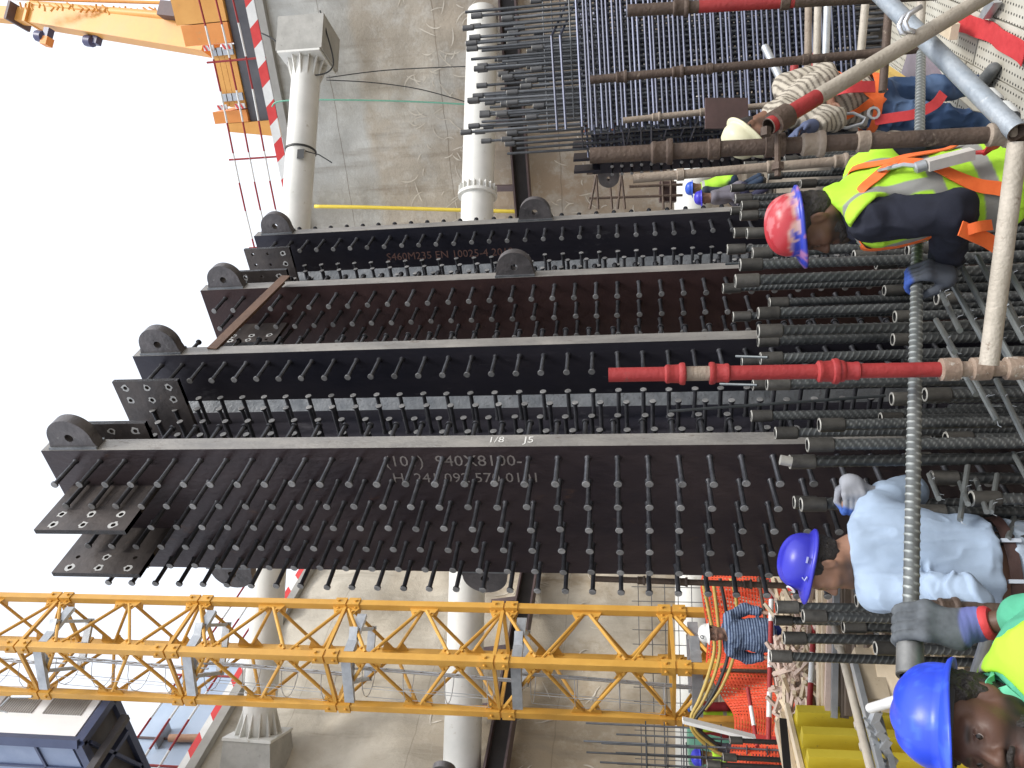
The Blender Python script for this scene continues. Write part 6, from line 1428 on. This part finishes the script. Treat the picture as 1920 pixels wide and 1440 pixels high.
S = SDF(); grip(S, gC, cbd, A3(.12, .0, -1), A3(.2, -1, .25), .0210, 1.22, -1, J['wL']); S.seg(gC+(J['wL']-gC)*.7, J['wL']+(J['eL']-J['wL'])*.05, .036, .040, .02)
def gl(V): t = sstep((V-J['wL'])@unit(J['eL']-J['wL']), -.012, -.004); return mixv(np.tile(A3(.105, .115, .125), (len(V), 1))*(1+.25*vnoise(V*45, 1)+.15*vnoise(V*120, 4))[:, None], (.16, .18, .42), t)
grow('glove', S, .0036, CLOTH, pc, lambda p: -.0012*np.abs(np.sin(((p-gC)@unit(J['wL']-gC))*190))*sstep((p-gC)@unit(J['wL']-gC), .09, .1), gl)
mb = MB(); ax_ = unit(J['eL']-J['wL']); mb.lathe([(.036, 0), (.042, .008), (.042, .018), (.036, .026)], J['wL']+ax_*.018, ax_, 18); mb.build('red_cuff', STRAP, pc, 40)

# ------------------------------------------------------------------ worker in jeans on the perforated deck, bending to the left
dD = 5.2
TD = Frame(P(1540, 180, dD), unit(A3(-.80, -.30, -.55)), unit(A3(-.5, -.15, 1)))
J = {'T': TD}; J['head'] = P(1408, 250, 5.0); J['neck'] = P(1450, 218, 5.08); J['chest'] = P(1522, 182, 5.2); J['pelvis'] = P(1640, 196, 5.3); J['sL'] = P(1472, 212, 4.98); J['sR'] = P(1470, 160, 5.32)
J['eL'] = P(1562, 222, 4.9); J['wL'] = P(1512, 240, 4.72); J['eR'] = P(1545, 138, 5.3); J['wR'] = P(1560, 200, 5.0)
J['hL'] = P(1660, 212, 5.25); J['hR'] = P(1660, 178, 5.36); J['kL'] = P(1765, 222, 5.15); J['kR'] = P(1758, 166, 5.35); J['aL'] = P(1868, 232, 5.25); J['aR'] = P(1850, 158, 5.5)
for s in 'LR': J['a'+s] = A3(J['a'+s][0], J['a'+s][1], .10)
J['footL'] = A3(-.9, -.3, 0); J['footR'] = A3(.3, -.9, 0)
pd = person_root('worker in blue jeans and orange harness bending down on the perforated deck', J)
HD = Frame(J['head'], unit(A3(-.72, -.35, -.62)), unit(A3(-.62, -.20, .75)))
S = SDF(); head_sdf(S, HD, J['neck']); torso_sdf(S, J, -.02); arms_sdf(S, J, -.006); relaxed_hand(S, J['wR'], J['wR']-J['eR'], A3(0, 1, 0)); relaxed_hand(S, J['wL'], J['wL']-J['eL'], A3(0, 1, 0))
grow('body', S, .008, SKIN, pd, None, face_col(HD, (.22, .115, .075), .6)); hair_part(pd, HD, .009)
HH = Frame(HD.p(-.005, 0, .060), HD.f, HD.u); helmet(pd, HH, (.72, .68, .46), 40, 1.08, (.2, .2, .15), lambda q, W: np.tile(A3(.74, .70, .47), (len(q), 1)))
S = SDF(); torso_sdf(S, J, .016); arms_sdf(S, J, .024, frac=.5); S.plane(J['pelvis']+A3(0, 0, .02), (0.2, 0, -1), .02)
def stripeD(V): q = TD.loc(V); t = sstep(np.sin(q[:, 2]*165+2.5*vnoise(V*6, 2)), .25, .6); return mixv(np.tile(A3(.50, .45, .37), (len(V), 1)), (.13, .11, .09), t*.85)
grow('striped_shirt', S, .008, CLOTH, pd, folds(.010, 9, 41), stripeD)
S = SDF(); legs_sdf(S, J, .024); S.plane(J['pelvis']+A3(0, 0, .05), A3(0, 0, 1), .01)
grow('jeans', S, .009, CLOTH, pd, folds(.014, 9, 46), lambda V: mixv(np.tile(A3(.036, .066, .135), (len(V), 1)), (.085, .135, .235), sstep(fbm(V, 7, 3, 5), -.1, .5))); boots(pd, J, mat('grey_trainer', (.07, .075, .075), (.16, .165, .16), 14, .7, .1), .01)
SP = SDF(); torso_sdf(SP, J, .022); legs_sdf(SP, J, .026)
TPd = Frame(J['pelvis'], unit(TD.f*A3(1, 1, 0)), (0, 0, 1))
strap_on(pd, SP, 'harness_strap', [(.25*cos(t), .25*sin(t), .03) for t in np.linspace(0, 2*pi, 17)], .05, WEB, TPd); strap_on(pd, SP, 'harness_strap', [(-.1, .2, .25), (.05, .25, .12), (.18, .2, .0)], .05, WEB, TPd); strap_on(pd, SP, 'harness_strap', [(.2, .1, .25), (.2, .16, .12), (.05, .25, .0)], .05, WEB, TPd)
mb = MB(); q = P(1638, 212, 5.0); mb.lathe([(.026, -.005), (.040, -.005), (.040, .005), (.026, .005)], q, -FW, 12, close=False); mb.build('buckle', GALV, pd, 40)
mb = MB(); pts = [P(x, y, 4.98) for x, y in ((1568, 226), (1582, 214), (1600, 212), (1622, 222), (1616, 232), (1588, 240), (1570, 238), (1568, 226))]; mb.tube(pts, .010, 8); mb.build('snap_hook', GALV, pd, 40)
mb = MB(); ribbon(mb, curve3([P(1640, 226, 5.02), P(1680, 220, 5.02), P(1715, 214, 5.02), P(1752, 196, 5.05), P(1768, 176, 5.1)]), .06, .006, -FW); ribbon(mb, curve3([P(1560, 172, 5.06), P(1590, 164, 5.0), P(1640, 163, 5.05)]), .07, .006, -FW); mb.build('lanyard', STRAP, pd, 40)
S = SDF(); relaxed_hand(S, J['wL'], J['wL']-J['eL'], A3(0, 1, 0), 1.15); S.seg(J['wL'], J['wL']+(J['eL']-J['wL'])*.2, .04, .042, .02); grow('glove', S, .007, CLOTH, pd, None, lambda V: np.tile(A3(.10, .12, .20), (len(V), 1)))

# ------------------------------------------------------------------ man in the striped shirt, facing us
hd = P(1337, 1188, 9.4); o_ = A3(hd[0]-.0, hd[1], hd[2]-1.58)
J = standing(o_, -pi/2+.12, 1.72, head=hd); T_ = J['T']
J['eL'] = T_.p(-.07, .28, -.06); J['eR'] = T_.p(-.07, -.28, -.06); J['wL'] = T_.p(.02, .25, -.32); J['wR'] = T_.p(.02, -.25, -.32)
pe = person_root('man in blue striped shirt and white hard hat standing before the mesh fence', J); HE = Frame(hd, unit(A3(-.05, -1, -.02)), A3(0, 0, 1))
S = SDF(); head_sdf(S, HE, J['neck']); torso_sdf(S, J, -.02); arms_sdf(S, J, -.008); [relaxed_hand(S, J['w'+s], J['w'+s]-J['e'+s], A3(0, 1, 0)) for s in 'LR']
grow('body', S, .009, SKIN, pe, None, face_col(HE, (.42, .25, .18), .6)); hair_part(pe, HE, .01); add_eyes(pe, HE)
HH = Frame(HE.p(-.005, 0, .060), unit(HE.f+HE.u*.15), HE.u-HE.f*.15); helmet(pe, HH, (.78, .78, .76), 36, 1.04, (.3, .3, .3)); mb = MB(); mb.lathe([(.016, .004), (.024, .004), (.024, 0), (.016, 0)], HH.p(.130, 0, .06), HH.f+HH.u*.4, 16, close=False); mb.build('helmet_mark', BLACKC, pe)
S = SDF(); torso_sdf(S, J, .022); S.ell(J['chest']*.35+J['pelvis']*.65, T_.ax, (.16, .19, .20), .06); arms_sdf(S, J, .022, frac=.55); S.plane(J['neck']+A3(0, 0, .01), A3(0, -.45, 1), .01); S.plane(J['pelvis']-A3(0, 0, .07), (0, 0, -1), .02)
def stripeE(V): t = sstep(np.sin(V[:, 2]*210+1.5*vnoise(V*5, 3)), -.2, .3); g = sstep(np.sin(T_.loc(V)[:, 1]*170), .6, .8)*.4; return mixv(np.tile(A3(.035, .055, .11), (len(V), 1)), (.22, .28, .40), np.clip(t-g*.35, 0, 1))
grow('striped_shirt', S, .0065, CLOTH, pe, folds(.010, 9, 51), stripeE)
S = SDF(); legs_sdf(S, J, .02); S.plane(J['pelvis']+A3(0, 0, .03), (0, 0, 1), .01); grow('trousers', S, .014, CLOTH, pe, None, lambda V: np.tile(A3(.012, .02, .10), (len(V), 1))); boots(pe, J)
# ------------------------------------------------------------------ small workers in the distance
def small_worker(label, x, y, dd, yaw, hat, vest, trousers, vestm=None, h=1.7, crouch=0., res=.018):
    hp = P(x, y, dd); o_ = A3(hp[0], hp[1], hp[2]-h*.918+crouch); f = A3(cos(yaw), sin(yaw), 0)
    J = standing(o_, yaw, h, head=hp)
    if crouch:
        for k in ('pelvis', 'chest', 'neck', 'sL', 'sR', 'eL', 'eR', 'wL', 'wR', 'hL', 'hR'): J[k] = J[k]-A3(0, 0, crouch)+f*(.12 if k in ('neck', 'sL', 'sR', 'chest') else 0)
        J['head'] = J['head']+f*.12; J['kL'] = J['kL']+f*.2; J['kR'] = J['kR']+f*.2; J['chest'] = J['chest']; J['eL'] += f*.15; J['eR'] += f*.15; J['wL'] += f*.35; J['wR'] += f*.35
    p = person_root(label, J); HE = Frame(J['head'], f, (0, 0, 1))
    S = SDF(); head_sdf(S, HE, J['neck']); torso_sdf(S, J, -.02); arms_sdf(S, J, .0); [relaxed_hand(S, J['w'+s], J['w'+s]-J['e'+s], A3(0, 1, 0)) for s in 'LR']; grow('body', S, res*.75, SKIN, p, None, lambda V: np.tile(A3(.2, .11, .075), (len(V), 1)))
    helmet(p, Frame(HE.p(0, 0, .05), f, (0, 0, 1)), hat, 24, 1.05, (.03, .03, .1))
    S = SDF(); torso_sdf(S, J, .025); arms_sdf(S, J, .02, frac=.8); S.plane(J['pelvis']-A3(0, 0, .08), (0, 0, -1), .02); S.plane(J['neck'], (0, 0, 1), .01)
    T_ = J['T']
    def vc(V):
        q = T_.loc(V); c = np.tile(np.asarray(vest, float), (len(V), 1)); a = np.abs(q[:, 1])
        if vestm is not None: c = mixv(c, vestm, sstep(a, .16, .19)); c = mixv(c, (.4, .4, .38), sstep(q[:, 2], -.16, -.155)*(1-sstep(q[:, 2], -.11, -.105))*(1-sstep(a, .16, .19)))
        return c
    grow('vest' if vestm is not None else 'shirt', S, res*.7, HIVIS, p, None, vc); S = SDF(); legs_sdf(S, J, .02); S.plane(J['pelvis']+A3(0, 0, .04), (0, 0, 1), .01); grow('trousers', S, res, CLOTH, p, None, lambda V: np.tile(np.asarray(trousers, float), (len(V), 1))); boots(p, J, BOOT, .02); return p, J
pf, Jf = small_worker('small worker in yellow vest with his back turned beside the cable bundle', 1298, 1345, 11.6, pi/2-.3, (.03, .14, .62), (.50, .82, .05), (.05, .05, .07), (.30, .03, .04))
mb = MB(); T_ = Jf['T']
for y in (-.07, .0, .06): mb.obox(T_.p(-.152, y, .02), T_.ax, (.004, .016, .035))
mb.build('back_print', BLACKC, pf)
small_worker('tiny worker in lime vest with blue helmet crouching by the lowest strut', 1302, 341, 14.6, 2.6, (.03, .10, .55), (.42, .75, .06), (.04, .06, .10), (.03, .04, .06), 1.7, .30)
small_worker('tiny worker in dark shirt and violet helmet beside the lime-vested one', 1319, 358, 14.2, 3.0, (.05, .04, .50), (.16, .15, .18), (.05, .05, .09), None, 1.7, .38)
small_worker('small worker in blue helmet at the lower frame edge before the green drum', 1318, 1421, 11.0, 1.2, (.04, .05, .50), (.45, .78, .05), (.05, .05, .07), (.05, .05, .07))
